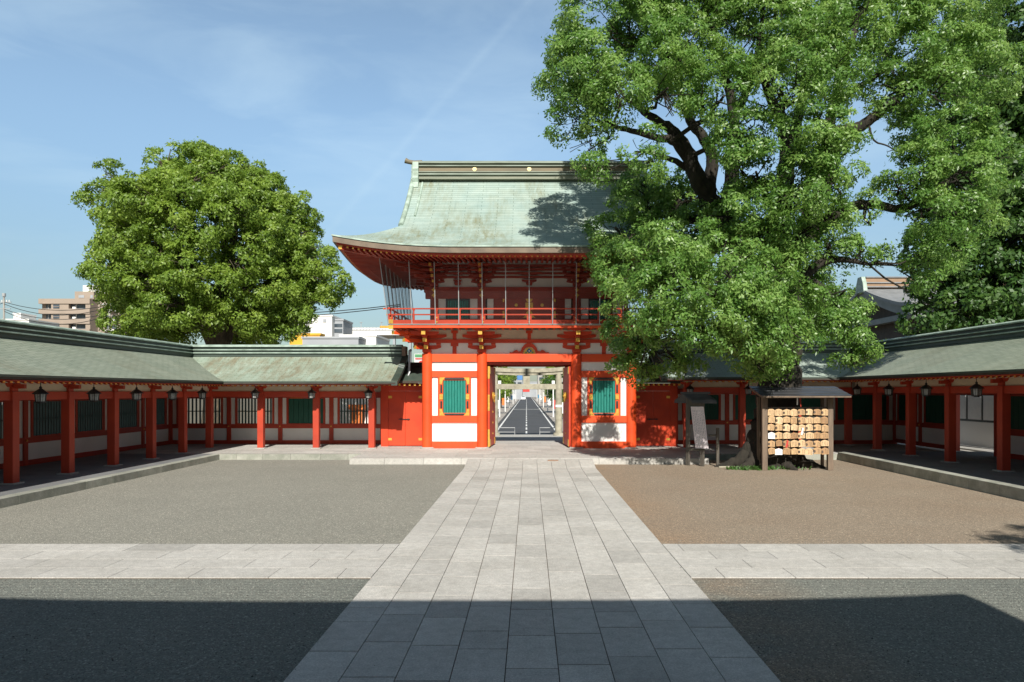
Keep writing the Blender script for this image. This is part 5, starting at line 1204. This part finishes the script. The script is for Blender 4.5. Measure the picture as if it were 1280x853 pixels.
rk(lambda b: [b.bar((x, YR - .5, 2.31), (x, YR + .75, 2.58), .05, .07) for x in (X0 - .2, X0 + .5, X0 + 1.05, X0 + 1.6, X1 + .3)], 'roof_batten', 'old_wood')
rk(lambda b: b.box(X0 + 1.0, X0 + 1.04, YR - .06, YR - .052, 2.06, 2.29), 'slip', 'white_paper')
rows = ['top', 'second', 'third', 'fourth', 'fifth', 'bottom']; rs = random.Random(4); protoP = {}
def plaque(kind):
    T = thing('votive_plaque', 'x', 'plaque', (0, 0, 0), 'wooden votive plaques on the rack')
    v = MB(); h = .11
    v.prism([(-.115, -.009, -h), (.115, -.009, -h), (.115, -.009, h * .55), (.085, -.009, h * .75), (0, -.009, h), (-.085, -.009, h * .75), (-.115, -.009, h * .55)], (0, .018, 0))
    o = v.build('board', {'white': 'white_paper'}.get(kind, 'plaque_wood'), T, bevel=.003)
    v = MB(); q = random.Random(kind)
    if kind == 'b': v.prism([(-.085 + .05 * math.cos(a) * .7, -.0112, -.02 + .05 * math.sin(a)) for a in [j * .785 for j in range(8)]], (0, .0017, 0))
    for c in range(4):
        x = -.07 + c * .048
        z = .055
        if kind == 'b' and c < 2: continue
        while z > -.08:
            l = q.uniform(.01, .03); v.box(x - .009 + q.uniform(-.004, .004), x + .008, -.0112, -.0095, z - l, z); z -= l + .012
            if q.random() < .15: break
    v.build('writing', 'ink' if kind != 'white' else 'red_cloth', o)
    v = MB(); v.tube([(-.02, -.006, h * .7), (0, .0, h + .05), (.02, -.006, h * .7)], .004, 5); v.build('cord', 'red_cloth', T)
    return T
for r_ in range(6):
    z = (1.84, 1.60, 1.35, 1.10, .86, .61)[r_]
    for c_ in range(8):
        kind = 'white' if (r_, c_) in ((3, 0), (5, 1)) else 'abc'[rs.randrange(3)]
        if kind not in protoP: protoP[kind] = o = plaque(kind)
        else: o = copy_tree(protoP[kind])
        o.location = (X0 + .20 + c_ * .240 + rs.uniform(-.012, .012), YR - .055 - rs.uniform(0, .012), z + rs.uniform(-.02, .015)); o.rotation_euler = (rs.uniform(-.05, .05), rs.gauss(0, .06), rs.gauss(0, .12)); o.scale = (rs.uniform(.88, 1.04), 1, rs.uniform(.88, 1.06))
        o['label'] = '%s votive plaque hanging %s from the left in the %s row of the rack' % ('white' if kind == 'white' else 'pale wooden', ORD[c_], rows[r_])
for i, (x, z) in enumerate(((X0 + 1.17, 1.22), (X0 + .69, .82))):
    v = MB(); v.bar((x - .03, YR - .085, z - .1), (x + .02, YR - .085, z + .12), .05, .012); v.bar((x + .04, YR - .09, z - .06), (x - .02, YR - .085, z + .12), .03, .01)
    tag(v.build('paper_slip', 'white_paper' if i == 0 else 'red_cloth'), ['white folded paper slip tied over the middle plaques of the rack', 'small red tag hanging on the fifth row of plaques'][i], 'paper slip')
# ================================================================== SMALL ROOFED SIGN left of the rack
sp = px(868, 580, 24.4); sx_, sy_ = sp.x, 24.3
sg = thing('roofed_sign', 'old wooden sign board with its own little dark roof standing left of the big trunk', 'sign', (sx_, sy_, 0))
ang = R(38); ca, sa = math.cos(ang), math.sin(ang)
def sgp(fn, nm, mats, **k):
    b = MB(); fn(b); b.v = [(sx_ + x * ca - y * sa, sy_ - x * sa * -1 * -1 + y * ca, z) for x, y, z in b.v]; return b.build(nm, mats, sg, **k)
for x in (-.26, .26): sgp(lambda b: b.box(x - .04, x + .04, -.05, .05, 0, 2.12), 'post', 'grey_wood', bevel=.008)
sgp(lambda b: b.hexa([(-.22, -.30, .60), (.22, -.30, .60), (.22, -.27, .60), (-.22, -.27, .60), (-.22, -.10, 1.98), (.22, -.10, 1.98), (.22, -.07, 1.98), (-.22, -.07, 1.98)]), 'board', 'paper')
def sgw(b):
    for c in range(7):
        z = 1.86; x = -.19 + c * .058
        while z > .75:
            l = rnd.uniform(.03, .09); f = lambda zz: -.3 + .2 * (zz - .6) / 1.38 - .006
            b.quad((x, f(z - l), z - l), (x + .016, f(z - l), z - l), (x + .016, f(z), z), (x, f(z), z)); z -= l + .03
sgp(sgw, 'writing', 'grey_wall')
sgp(lambda b: b.box(-.22, .22, -.03, .03, .50, .58), 'rail', 'grey_wood'); sgp(lambda b: b.box(-.22, .22, -.03, .03, 2.0, 2.06), 'rail', 'grey_wood')
def sgr(b):
    for s in (-1, 1):
        pr = [(0, 2.42), (.16, 2.30), (.36, 2.20), (.38, 2.14)]
        for (a, za), (c, zc) in zip(pr[:-1], pr[1:]): b.hexa([(-.44, s * a, za - .05), (.44, s * a, za - .05), (.44, s * c, zc - .05), (-.44, s * c, zc - .05), (-.44, s * a, za), (.44, s * a, za), (.44, s * c, zc), (-.44, s * c, zc)])
    b.box(-.50, .50, -.045, .045, 2.40, 2.47); b.box(-.30, .30, -.04, .04, 2.061, 2.36, 1)
sgp(sgr, 'roof', ['sheet_roof', 'grey_wood'])
q = px(895, 583, 24.3); t = thing('wooden_post', 'short weathered post with a crossbar between the roofed sign and the big trunk', 'post', (q.x, 24.1, 0))
v = MB(); v.box(q.x - .045, q.x + .045, 24.05, 24.14, 0, 1.28); v.build('post', 'grey_wood', t, bevel=.006)
v = MB(); v.box(q.x - .30, q.x - .046, 24.07, 24.12, 1.0, 1.07); v.build('crossbar', 'grey_wood', t)
v = MB(); v.tube([(6.15, 23.6, .03), (6.5, 23.62, .035), (6.8, 23.55, .04), (7.1, 23.65, .10), (7.3, 23.7, .16)], [.03, .035, .03, .025, .02], 8); tag(v.build('surface_root', 'torii_stone', smooth=60), 'pale bare root running along the gravel left of the big trunk', 'root')

# ================================================================== TORII AND STREET BEYOND THE GATE
tc_ = thing('stone_gateway', 'old stone torii gateway seen through the open doors of the gate', 'torii', (-.19, 54, -.8))
def tt(fn, nm, mats='torii_stone', **k):
    b = MB(); fn(b); return b.build(nm, mats, tc_, **k)
TY = 54.0; TX = -.19
for x in (TX - 2.38, TX + 2.38): tt(lambda b: b.cyl(x, TY, -.8, 3.98, .27, 24, r1=.23), 'pillar', smooth=40); tt(lambda b: b.cyl(x, TY, -.81, -.60, .42, 20, r1=.38), 'pillar_base')
tt(lambda b: b.box(TX - 3.4, TX + 3.4, TY - .16, TY + .16, 2.62, 3.02), 'tie_beam', bevel=.02)
tt(lambda b: b.box(TX - .24, TX + .24, TY - .14, TY + .14, 3.021, 3.66), 'centre_block', bevel=.01)
def kas(b):
    n = 16; W = 3.8
    for i in range(n):
        x0 = TX - W + 2 * W * i / n; x1 = TX - W + 2 * W * (i + 1) / n; f = lambda x: .26 * (abs(x - TX) / W) ** 2.4
        for e, z0, z1 in ((.22, 3.66, 3.86), (.30, 3.865, 4.16)):
            b.hexa([(x0, TY - e, z0 + f(x0)), (x1, TY - e, z0 + f(x1)), (x1, TY + e, z0 + f(x1)), (x0, TY + e, z0 + f(x0)), (x0, TY - e, z1 + f(x0)), (x1, TY - e, z1 + f(x1)), (x1, TY + e, z1 + f(x1)), (x0, TY + e, z1 + f(x0))])
tt(kas, 'top_lintel', smooth=30)
tt(lambda b: b.tube([(TX + 2.38, TY, 1.30), (TX + 2.38, TY, 1.48)], .28, 24), 'band', 'white_paper')
for i, (a, c) in enumerate(((-2.47, -1.13), (.83, 2.04))):
    t = thing('rail_barrier', ['low grey tube barrier at the street end, left of the road line', 'low grey tube barrier at the street end, right of the road line'][i], 'barrier', ((a + c) / 2, 57, -1.0))
    v = MB(); v.tube([(a, 57, -1.04), (a, 57, -.38), (c, 57, -.38), (c, 57, -1.04)], .04, 8); v.build('frame', 'metal_grey', t)
    v = MB(); v.tube([(a, 57, -.72), (c, 57, -.72)], .025, 8); v.build('crossbar', 'metal_grey', t)
def rx(Y): return -.0038 * Y
g = MB(); g.quad((rx(55.3) - 3.0, 55.3, -1.035), (rx(55.3) + 3.0, 55.3, -1.035), (rx(420) + 3.0, 420, -1.035), (rx(420) - 3.0, 420, -1.035)); struct(g.build('road', 'asphalt'))
g = MB()
for s in (-1, 1): g.quad((rx(58) + s * 2.62 - .09, 58, -1.03), (rx(58) + s * 2.62 + .09, 58, -1.03), (rx(400) + s * 2.62 + .09, 400, -1.03), (rx(400) + s * 2.62 - .09, 400, -1.03))
y = 60
while y < 330: g.quad((rx(y) - .07, y, -1.03), (rx(y) + .07, y, -1.03), (rx(y + 4) + .07, y + 4, -1.03), (rx(y + 4) - .07, y + 4, -1.03)); y += 6.5
g.quad((rx(140) - 2.5, 140, -1.031), (rx(140) + 2.5, 140, -1.031), (rx(140) + 2.5, 141.2, -1.031), (rx(140) - 2.5, 141.2, -1.031))
struct(g.build('road_markings', 'line_paint'))
for s in (-1, 1):
    g = MB(); a, c = sorted((s * 3.0, s * 8)); g.hexa([(rx(56) + a, 56, -1.04), (rx(56) + c, 56, -1.04), (rx(420) + c, 420, -1.04), (rx(420) + a, 420, -1.04), (rx(56) + a, 56, -.90), (rx(56) + c, 56, -.90), (rx(420) + c, 420, -.90), (rx(420) + a, 420, -.90)]); struct(g.build('pavement', 'sidewalk'))
# lamp posts, banners, trees, shops along the street
def street_lamp(x, y, h, i, s):
    t = thing('street_lamp', 'white street lamp, %s from the gate on the %s side of the street' % (ORD[i], 'left' if s < 0 else 'right'), 'street lamp', (x, y, -.9), 'white lamps along the street')
    v = MB(); v.cyl(x, y, -.9, h, .09, 10); v.build('pole', 'white_wall', t)
    v = MB(); v.box(x - .2, x + .2, y - .2, y + .2, h, h + .45); v.build('lamp_head', 'white_wall', t, bevel=.03)
for i, y in enumerate((75, 95, 120, 150, 190, 240)):
    for s in (-1, 1): street_lamp(rx(y) + s * 3.5, y, 2.6 + (.8 if i < 2 else .4), i, s)
cols = ['white_wall', 'red_cloth', 'white_wall', 'orange_cloth', 'white_wall', 'blue_paint', 'white_wall']
k = 0
for s in (-1, 1):
    for i, y in enumerate((84, 106, 134, 168, 214, 260)):
        x = rx(y) + s * 4.0; k += 1
        t = thing('street_banner', '%s upright banner, %s from the gate on the %s side of the street' % ({'white_wall': 'white', 'red_cloth': 'red', 'orange_cloth': 'orange', 'blue_paint': 'blue'}[cols[k % 7]], ORD[i], 'left' if s < 0 else 'right'), 'banner', (x, y, -.9), 'banners along the street')
        v = MB(); v.cyl(x, y, -.9, 1.6, .04, 6); v.build('pole', 'metal_grey', t)
        v = MB(); v.box(x + s * .05, x + s * .50, y - .02, y + .02, -.1, 1.2); v.build('cloth', cols[k % 7], t)
for i, (x, y) in enumerate(((-4.4, 72), (-5.0, 80), (4.6, 66), (4.4, 88))):
    t = thing('street_sign', ['orange sign panel on the left pavement of the street', 'blue and white panel on the left pavement beyond the orange one', 'grey sign post on the right pavement nearest the gateway', 'white panel on the right pavement of the street'][i], 'sign', (x, y, -.9))
    v = MB(); v.cyl(x, y, -.9, .2, .05, 8); v.build('pole', 'metal_grey', t)
    v = MB(); v.box(x - .4, x + .4, y - .04, y + .04, .201, 1.1); v.build('panel', ['orange_cloth', 'blue_paint', 'metal_grey', 'white_wall'][i], t, bevel=.01)
def blob_tree(x, y, z0, zt, r, label, leafm='leaf_left', seed=1, cl=.7):
    rs = np.random.RandomState(seed); lob = []
    for i in range(14):
        d = rs.normal(size=3); d /= np.linalg.norm(d); lob.append((x + d[0] * r * .6, y + d[1] * r * .6, (z0 + zt) / 2 + d[2] * (zt - z0) * .36, r * (.35 + .2 * rs.rand())))
    make_tree('street_tree', label, (x, y, -.9), lob, [([(x, y, -.9), (x, y, (z0 + zt) / 2), (x, y, zt - r * .4)], [.18, .13, .05])], leafm, 'bark', seed, clump=cl, per=50, leaf=(.34, .18), dens=.8, group='trees along the street')
for i, (x, y, z0, zt, r, lb, lm) in enumerate(((-5.4, 108, 1.0, 7.5, 2.3, 'green tree on the left of the street nearest the gateway', 'leaf_left'), (-5.6, 145, .8, 8.5, 2.6, 'green tree on the left of the street behind the nearest one', 'leaf_left'), (5.3, 112, -.2, 7.0, 2.7, 'dark green tree on the right of the street nearest the gateway', 'leaf_dark'), (5.6, 150, .4, 9, 2.6, 'green tree on the right of the street behind the dark one', 'leaf_left'), (-7, 205, 1, 10, 3.4, 'far tree on the left of the street before the glass building', 'leaf_left'), (7.5, 205, 1, 10, 3.6, 'far tree on the right of the street', 'leaf_left'))):
    blob_tree(x, y, z0, zt, r, lb, lm, 30 + i)
for i, (x, y, z1, r) in enumerate(((-4.6, 66, .1, .8), (-4.9, 74, .3, .9), (4.5, 63, -.1, .7), (4.9, 76, .5, 1.0), (5.0, 90, .7, 1.1), (-5.0, 92, .5, 1.0))):
    rs_ = np.random.RandomState(60 + i); make_tree('shrub', 'green shrub beside the street, %s from the gateway on the %s side' % (ORD[(0, 1, 0, 1, 2, 2)[i]], 'left' if x < 0 else 'right'), (x, y, -.9), [(x + rs_.normal() * .2, y + rs_.normal() * .2, -.5 + (z1 + .5) * j / 3, r * .6) for j in range(4)], [([(x, y, -.9), (x, y, -.3), (x, y, z1 - .2)], [.06, .05, .02])], 'leaf_dark' if i % 2 else 'leaf_left', 'bark', 70 + i, clump=.35, per=50, leaf=(.2, .1), dens=.7, group='shrubs along the street')
# white car
cy_ = 285; cxx = rx(cy_) - 1.2
car = thing('parked_car', 'small white car far down the street', 'car', (cxx, cy_, -1.03))
v = MB(); v.prism([(cxx - .85, cy_ - 2, -.75), (cxx - .88, cy_ - 2.1, -.2), (cxx - .84, cy_ - 1.9, .05), (cxx - .66, cy_ - 1.4, .5), (cxx + .66, cy_ - 1.4, .5), (cxx + .84, cy_ - 1.9, .05), (cxx + .88, cy_ - 2.1, -.2), (cxx + .85, cy_ - 2, -.75)], (0, 4, 0)); v.build('body', 'car_paint', car, bevel=.05)
v = MB(); v.hexa([(cxx - .7, cy_ - 1.92, .04), (cxx + .7, cy_ - 1.92, .04), (cxx + .7, cy_ - 1.88, .04), (cxx - .7, cy_ - 1.88, .04), (cxx - .58, cy_ - 1.5, .42), (cxx + .58, cy_ - 1.5, .42), (cxx + .58, cy_ - 1.46, .42), (cxx - .58, cy_ - 1.46, .42)]); v.build('windscreen', 'window_glass', car)
for s in (-1, 1):
    for yy in (-1.3, 1.3): v = MB(); v.tube([(cxx + s * .65, cy_ + yy, -.72), (cxx + s * .88, cy_ + yy, -.72)], .31, 14); v.build('wheel', 'rubber', car)
    v = MB(); v.box(cxx + s * .55 - .14, cxx + s * .55 + .14, cy_ - 2.13, cy_ - 2.08, -.3, -.15); v.build('headlight', 'white_paper', car)

# ================================================================== CITY
def building(name, label, x0, x1, y0, y1, zb, zt, wall, floors=0, wins=(), roofz=None):
    t = thing(name, label, 'building', ((x0 + x1) / 2, (y0 + y1) / 2, zb))
    v = MB(); v.box(x0, x1, y0, y1, zb, zt); v.build('wall', wall, t)
    for (a, c, z0, z1, m) in wins:
        v = MB(); v.box(a, c, y0 - .12, y0 + .05, z0, z1); v.build('window', m, t)
    return t
# tan apartment block
K = 210 / 910
def bx(x): return (x - 661.5) * K
def bz(y): return 2.5 + (489 - y) * K
ap = thing('apartment_block', 'tan tiled apartment block with balconies behind the left corridor roof', 'building', (bx(90), 215, -1.04))
def apx(x0, x1, y0, y1, d0, d1, nm, m, par=None):
    v = MB(); v.box(bx(x0), bx(x1), 210 + d0, 210 + d1, bz(y0), bz(y1)); return v.build(nm, m, par or ap)
apx(48, 112, 480, 376, 1.6, 16, 'wall', 'tan_shade')
apx(112.1, 140, 480, 368, 4, 16, 'wall', 'tan_shade')
for i, y in enumerate((380, 392.6, 405.2, 417.8)):
    sl_b = apx(48, 112, y + 6.8, y - .2 if i else 373, 0, 1.59, 'parapet', 'tan_tile') if 0 else None
for i in range(6):
    y0 = 373.5 + i * 12.6
    apx(48, 112, y0 + 6.3, y0, 0, 1.58, 'spandrel', 'tan_tile')
    for (a, c, m) in ((53.5, 63, 'window_glass'), (85, 106, 'window_glass')):
        w_ = apx(a, c, y0 + 12.5, y0 + 6.35, 1.40, 1.59, 'window', m)
        apx(a + (c - a) * .3, a + (c - a) * .34, y0 + 12.5, y0 + 6.4, 1.30, 1.39, 'frame', 'white_wall', w_)
        if c - a > 15: apx(a + 3, a + 7, y0 + 12.4, y0 + 9.8, .9, 1.38, 'laundry', 'white_wall', w_)
    for a, c in ((63.1, 84.9), (106.1, 112)): apx(a, c, y0 + 12.6, y0 + 6.32, .3, 1.59, 'pier', 'tan_tile')
    w_ = apx(66, 73.5, y0 + 12.2, y0 + 7.4, .15, .299, 'window', 'window_glass'); apx(66, 73.5, y0 + 10.1, y0 + 9.6, .05, .149, 'frame', 'tan_shade', w_)
    for a, c in ((122, 128), (130, 136)):
        apx(a, c, y0 + 11, y0 + 6.5, 3.85, 3.999, 'window', 'window_glass')
    apx(121, 138, y0 + 14.5, y0 + 12.2, 2.8, 3.84, 'balcony', 'white_wall')
apx(85, 121, 375.9, 352.5, 7, 15, 'penthouse', 'white_wall'); apx(88, 112, 373, 363.4, 2, 6.99, 'upper_floor', 'tan_tile'); apx(112.1, 116, 373, 363.4, 4, 6.99, 'upper_floor', 'tan_shade')
for a, c, p, q in ((93, 100, 371.5, 368), (108, 111, 371.8, 368), (100.5, 104.5, 360, 356.8)): apx(a, c, p, q, 1.9 if p > 365 else 6.9, 1.999 if p > 365 else 6.999, 'window', 'grey_wall')
def bld(Y, d, x0, x1, yt, wall, label, wins=(), yb=480, nm='office_building'):
    k = Y / 910; X = lambda x: (x - 661.5) * k; Z = lambda y: 2.5 + (489 - y) * k
    t = thing(nm, label, 'building', (X((x0 + x1) / 2), Y + d / 2, -1.04)); v = MB(); v.box(X(x0), X(x1), Y, Y + d, -1.04, Z(yt)); v.build('wall', wall, t)
    v = MB(); v.box(X(x0) - .15, X(x1) + .15, Y - .15, Y + d, Z(yt) + .002, Z(yt) + .35); v.build('parapet', wall, t)
    for (a, c, p, q, m) in wins: v = MB(); v.box(X(a), X(c), Y - .1, Y + .05, Z(p), Z(q)); v.build('window', m, t)
    return t
bld(190, 12, -20, 36, 400.5, 'white_wall', 'low white building at the left picture edge behind the corridor roof', [(5, 12, 406, 403, 'window_glass')])
bld(192, 6, 17, 26, 393, 'white_wall', 'small white roof house above the low white building')
bld(150, 10, 366, 415, 396, 'white_wall', 'white building half hidden behind the round tree, right side', [(404, 408, 403, 399, 'grey_wall')])
bld(152, 8, 415, 429, 401, 'grey_wall', 'narrow grey block joined to the white building by the round tree', [(418, 428, 409, 405, 'window_glass'), (418, 428, 416, 411.5, 'window_glass')])
bld(140, 3, 362, 400, 419, 'yellow_paint', 'low yellow building front below the white building by the round tree')
bld(120, 10, 378, 448, 423.5, 'grey_wall', 'long low grey building just above the front corridor ridge')
bld(125, 12, 425, 470, 421, 'white_wall', 'long low white building left of the gate')
st = thing('rooftop_parking', 'pale elevated structure with railings seen left of the gate balcony', 'building', (bx(460) * .7, 160, -1.04))
k = 160 / 910; X = lambda x: (x - 661.5) * k; Z = lambda y: 2.5 + (489 - y) * k
v = MB(); v.box(X(425), X(535), 160, 172, Z(419), Z(413)); v.build('deck', 'white_wall', st)
v = MB(); v.box(X(425), X(515), 162, 172, Z(412.9), Z(409)); v.build('upper_deck', 'white_wall', st)
v = MB(); [v.box(X(x), X(x) + .5, 161, 162, -1.04, Z(419)) for x in (430, 450, 470, 490, 510, 530)]; v.build('supports', 'grey_wall', st)
v = MB(); v.box(X(425), X(520), 159.9, 160, Z(413), Z(412.6)); [v.box(X(x), X(x) + .08, 159.9, 160, Z(413), Z(409.5)) for x in range(426, 520, 4)]; v.box(X(425), X(520), 159.9, 160, Z(409.6), Z(409.2)); v.build('railing', 'metal_grey', st)
v = MB(); v.box(X(440), X(462), 161.9, 161.99, Z(412.8), Z(411)); v.box(X(466), X(480), 161.9, 161.99, Z(412.8), Z(411)); v.build('sign_band', 'grey_wall', st)
for i, x in enumerate((443.5, 470)):
    v = MB(); v.cyl(X(x), 166, Z(409), Z(399.5), .09, 6); v.cyl(X(x), 166, Z(400.2), Z(399.8), .4, 6); tag(v.build('rooftop_mast', 'metal_grey'), ['thin rooftop mast, left of the two beside the gate balcony', 'thin rooftop mast, right of the two beside the gate balcony'][i], 'mast')
bld(300, 20, 640, 653, 462, 'grey_wall', 'grey building with a blue sign panel at the far end of the street', [(646, 653, 475, 469, 'blue_glass'), (641, 645, 475, 470, 'window_glass'), (641, 645, 483, 478, 'window_glass'), (641, 645, 468, 464, 'window_glass'), (647, 652, 483, 478, 'window_glass')])
bld(320, 20, 600, 637, 462, 'grey_wall', 'grey building at the far end of the street, left side', [(605, 630, 475, 470, 'window_glass')])
bld(330, 20, 672, 720, 468, 'concrete', 'pale building at the far end of the street, right side', [(674, 680, 476, 472, 'window_glass'), (683, 690, 476, 472, 'window_glass'), (674, 680, 485, 481, 'window_glass'), (683, 690, 485, 481, 'window_glass')])
bld(425, 10, 640, 690, 478, 'grey_wall', 'low grey building closing the far end of the street', [(650, 662, 490, 484, 'red_cloth')])
# colourful shop front glimpsed beside the outer gate column, and one behind the corridor windows
for i, (Y, x0, x1, yt, m, lb) in enumerate(((55, 395, 470, 485, 'white_wall', 'white shop front seen through the window bars of the left front corridor'), (54, 438, 452, 512, 'orange_cloth', 'orange stall cloth seen through the right hand window bars of the left front corridor'))):
    bld(Y, 2, x0, x1, yt, m, lb, nm='stall')
t = thing('shop_sign', 'small colourful shop sign between the corridor roof end and the outer gate column', 'sign', (-6.6, 46, -1.04))
v = MB(); v.box(-7.25, -6.5, 46, 46.1, 3.95, 4.85); v.build('panel', 'white_wall', t)
v = MB(); v.tube([(-6.8, 45.99, 4.25), (-6.8, 45.96, 4.25)], .18, 16); v.box(-7.2, -6.55, 45.97, 45.99, 4.5, 4.58); v.build('red_mark', 'red_cloth', t); v = MB(); v.box(-7.22, -6.52, 45.97, 45.99, 4.64, 4.82); v.box(-7.22, -6.52, 45.97, 45.99, 3.97, 4.04); v.build('green_band', 'green_paint', t)
v = MB(); v.cyl(-7.0, 46.15, -1.04, 4.9, .06, 8); v.build('pole', 'metal_grey', t)
# poles and wires
def pole(x, yt, Y, label, arms):
    b = px(x, yt, Y); t = thing('utility_pole', label, 'utility pole', (b.x, Y, -1.04)); v = MB(); v.cyl(b.x, Y, -1.04, b.z, .19, 10, r1=.13); v.build('pole', 'concrete', t)
    for dz, w_ in arms:
        v = MB(); v.box(b.x - w_ / 2, b.x + w_ / 2, Y - .06, Y + .06, b.z - dz, b.z - dz + .12); v.build('crossarm', 'metal_grey', t)
    v = MB(); [v.cyl(b.x + dx, Y, b.z - arms[0][0] + .12, b.z - arms[0][0] + .4, .07, 8) for dx in (-.8, -.3, .4, .8)]; v.build('insulators', 'white_wall', t)
    return b
A = pole(5, 371, 110, 'utility pole at the left picture edge behind the corridor', [(.9, 2.2), (1.9, 2.0)]); B_ = pole(137, 374, 100, 'utility pole with crossarms in front of the left edge of the round tree', [(.8, 2.4), (1.6, 2.4), (2.8, 1.4)]); 
v = MB(); v.cyl(A.x, 110, A.z, A.z + .5, .25, 8); tag(v.build('pole_transformer', 'metal_grey'), 'round cap fitting on top of the pole at the left picture edge', 'transformer')
def wire(a, c, sag, label):
    pts = []
    for i in range(13):
        t = i / 12; p = Vector(a).lerp(Vector(c), t); p.z -= sag * 4 * t * (1 - t); pts.append(p)
    v = MB(); v.tube(pts, .045, 5); tag(v.build('power_cable', 'black_iron'), label, 'cable', 'overhead cables')
for i, (dz, sg_) in enumerate(((.8, 1.0), (1.1, 1.4), (1.9, 1.2), (2.2, 1.6))): wire((A.x, 110, A.z - dz), (B_.x, 100, B_.z - dz), sg_, 'thin overhead cable in front of the apartment block, %s from the top' % ORD[i])
wire(px(-60, 388, 112), (A.x, 110, A.z - .9), .5, 'thin overhead cable running off the left picture edge')
wire((B_.x, 100, B_.z - .8), px(500, 381, 70), 1.2, 'upper overhead cable between the round tree and the gate'); wire((B_.x, 100, B_.z - 1.6), px(500, 383, 70), 1.2, 'lower overhead cable between the round tree and the gate')

# ================================================================== GREY ROOFED HALL at the right
gh = thing('side_hall', 'grey roofed shrine hall with curved white bargeboards behind the right corridor', 'hall', (34, 60, -1.04))
Q = 60 / 46.0
GXX = 20.9 * Q; APY, APZ = 60.0, 2.5 + 6.5 * Q; XE = GXX + 20
def gprof(u): return APZ + Q * (-1.75 * (1.35 * u - .35 * u ** 2) + 1.2 * max(0, u - .78) ** 1.3)
gs = MB(); n = 16; HS = 6.2 * Q
for s in (-1, 1):
    for i in range(n):
        u0, u1 = i / n, (i + 1) / n; y0, y1 = APY + s * HS * u0, APY + s * HS * u1; z0, z1 = gprof(u0), gprof(u1)
        gs.hexa([(GXX, y0, z0 - .26), (XE, y0, z0 - .26), (XE, y1, z1 - .26), (GXX, y1, z1 - .26), (GXX, y0, z0), (XE, y0, z0), (XE, y1, z1), (GXX, y1, z1)])
gs.build('roof', 'roof_grey', gh, smooth=35)
v = MB()
for s in (-1, 1):
    for i in range(n):
        u0, u1 = i / n, (i + 1) / n; y0, y1 = APY + s * (HS - .1) * u0, APY + s * (HS - .1) * u1; z0, z1 = gprof(u0) - .27, gprof(u1) - .27; h0, h1 = .55 + .13 * u0, .55 + .13 * u1
        v.hexa([(GXX + .25, y0, z0 - h0), (GXX + .39, y0, z0 - h0), (GXX + .39, y1, z1 - h1), (GXX + .25, y1, z1 - h1), (GXX + .25, y0, z0), (GXX + .39, y0, z0), (GXX + .39, y1, z1), (GXX + .25, y1, z1)])
v.build('bargeboard', 'hall_trim', gh)
z = APZ - 1.3
v = MB(); v.prism([(GXX + .18, APY - .45, z + .15), (GXX + .18, APY - .58, z - .25), (GXX + .18, APY - .2, z - .4), (GXX + .18, APY, z - .8), (GXX + .18, APY + .2, z - .4), (GXX + .18, APY + .58, z - .25), (GXX + .18, APY + .45, z + .15), (GXX + .18, APY, z + .5)], (.065, 0, 0)); v.build('gable_pendant', 'hall_trim', gh)
zb = gprof(1) - .6
v = MB(); v.poly([(GXX + 1.2, APY - HS + .9, zb), (GXX + 1.2, APY + HS - .9, zb), (GXX + 1.2, APY + HS * .5, gprof(.5) - .3), (GXX + 1.2, APY, APZ - .3), (GXX + 1.2, APY - HS * .5, gprof(.5) - .3)]); v.box(GXX + 1.3, XE - 2, APY - HS + 2.4, APY + HS - 2.4, -1.04, zb); v.build('wall', 'dark_wood', gh)
v = MB(); v.box(GXX + .5, GXX + 1.19, APY - HS + .7, APY + HS - .7, zb - .5, zb - .08); v.box(GXX + 1.3, XE - 1, APY - HS + .7, APY - HS + 1.1, zb - .2, zb + .15); v.build('gable_beam', 'hall_trim', gh)
v = MB(); v.box(GXX + .3, XE, APY - .42, APY + .42, APZ - .05, APZ + .78); v.build('ridge', 'copper_brown', gh)
v = MB(); [v.box(GXX + .28, XE, APY - .52, APY + .52, APZ + h, APZ + h + .09) for h in (0, .34, .79)]; v.build('ridge_band', 'roof_grey', gh)
v = MB(); v.prism([(GXX - .05, APY - .8, APZ - .4), (GXX - .05, APY - .6, APZ + .35), (GXX - .05, APY - .33, APZ + .9), (GXX - .05, APY + .33, APZ + .9), (GXX - .05, APY + .6, APZ + .35), (GXX - .05, APY + .8, APZ - .4)], (.34, 0, 0)); v.build('ridge_end', 'copper_trim', gh, bevel=.03)
print('objects', len(bpy.data.objects))
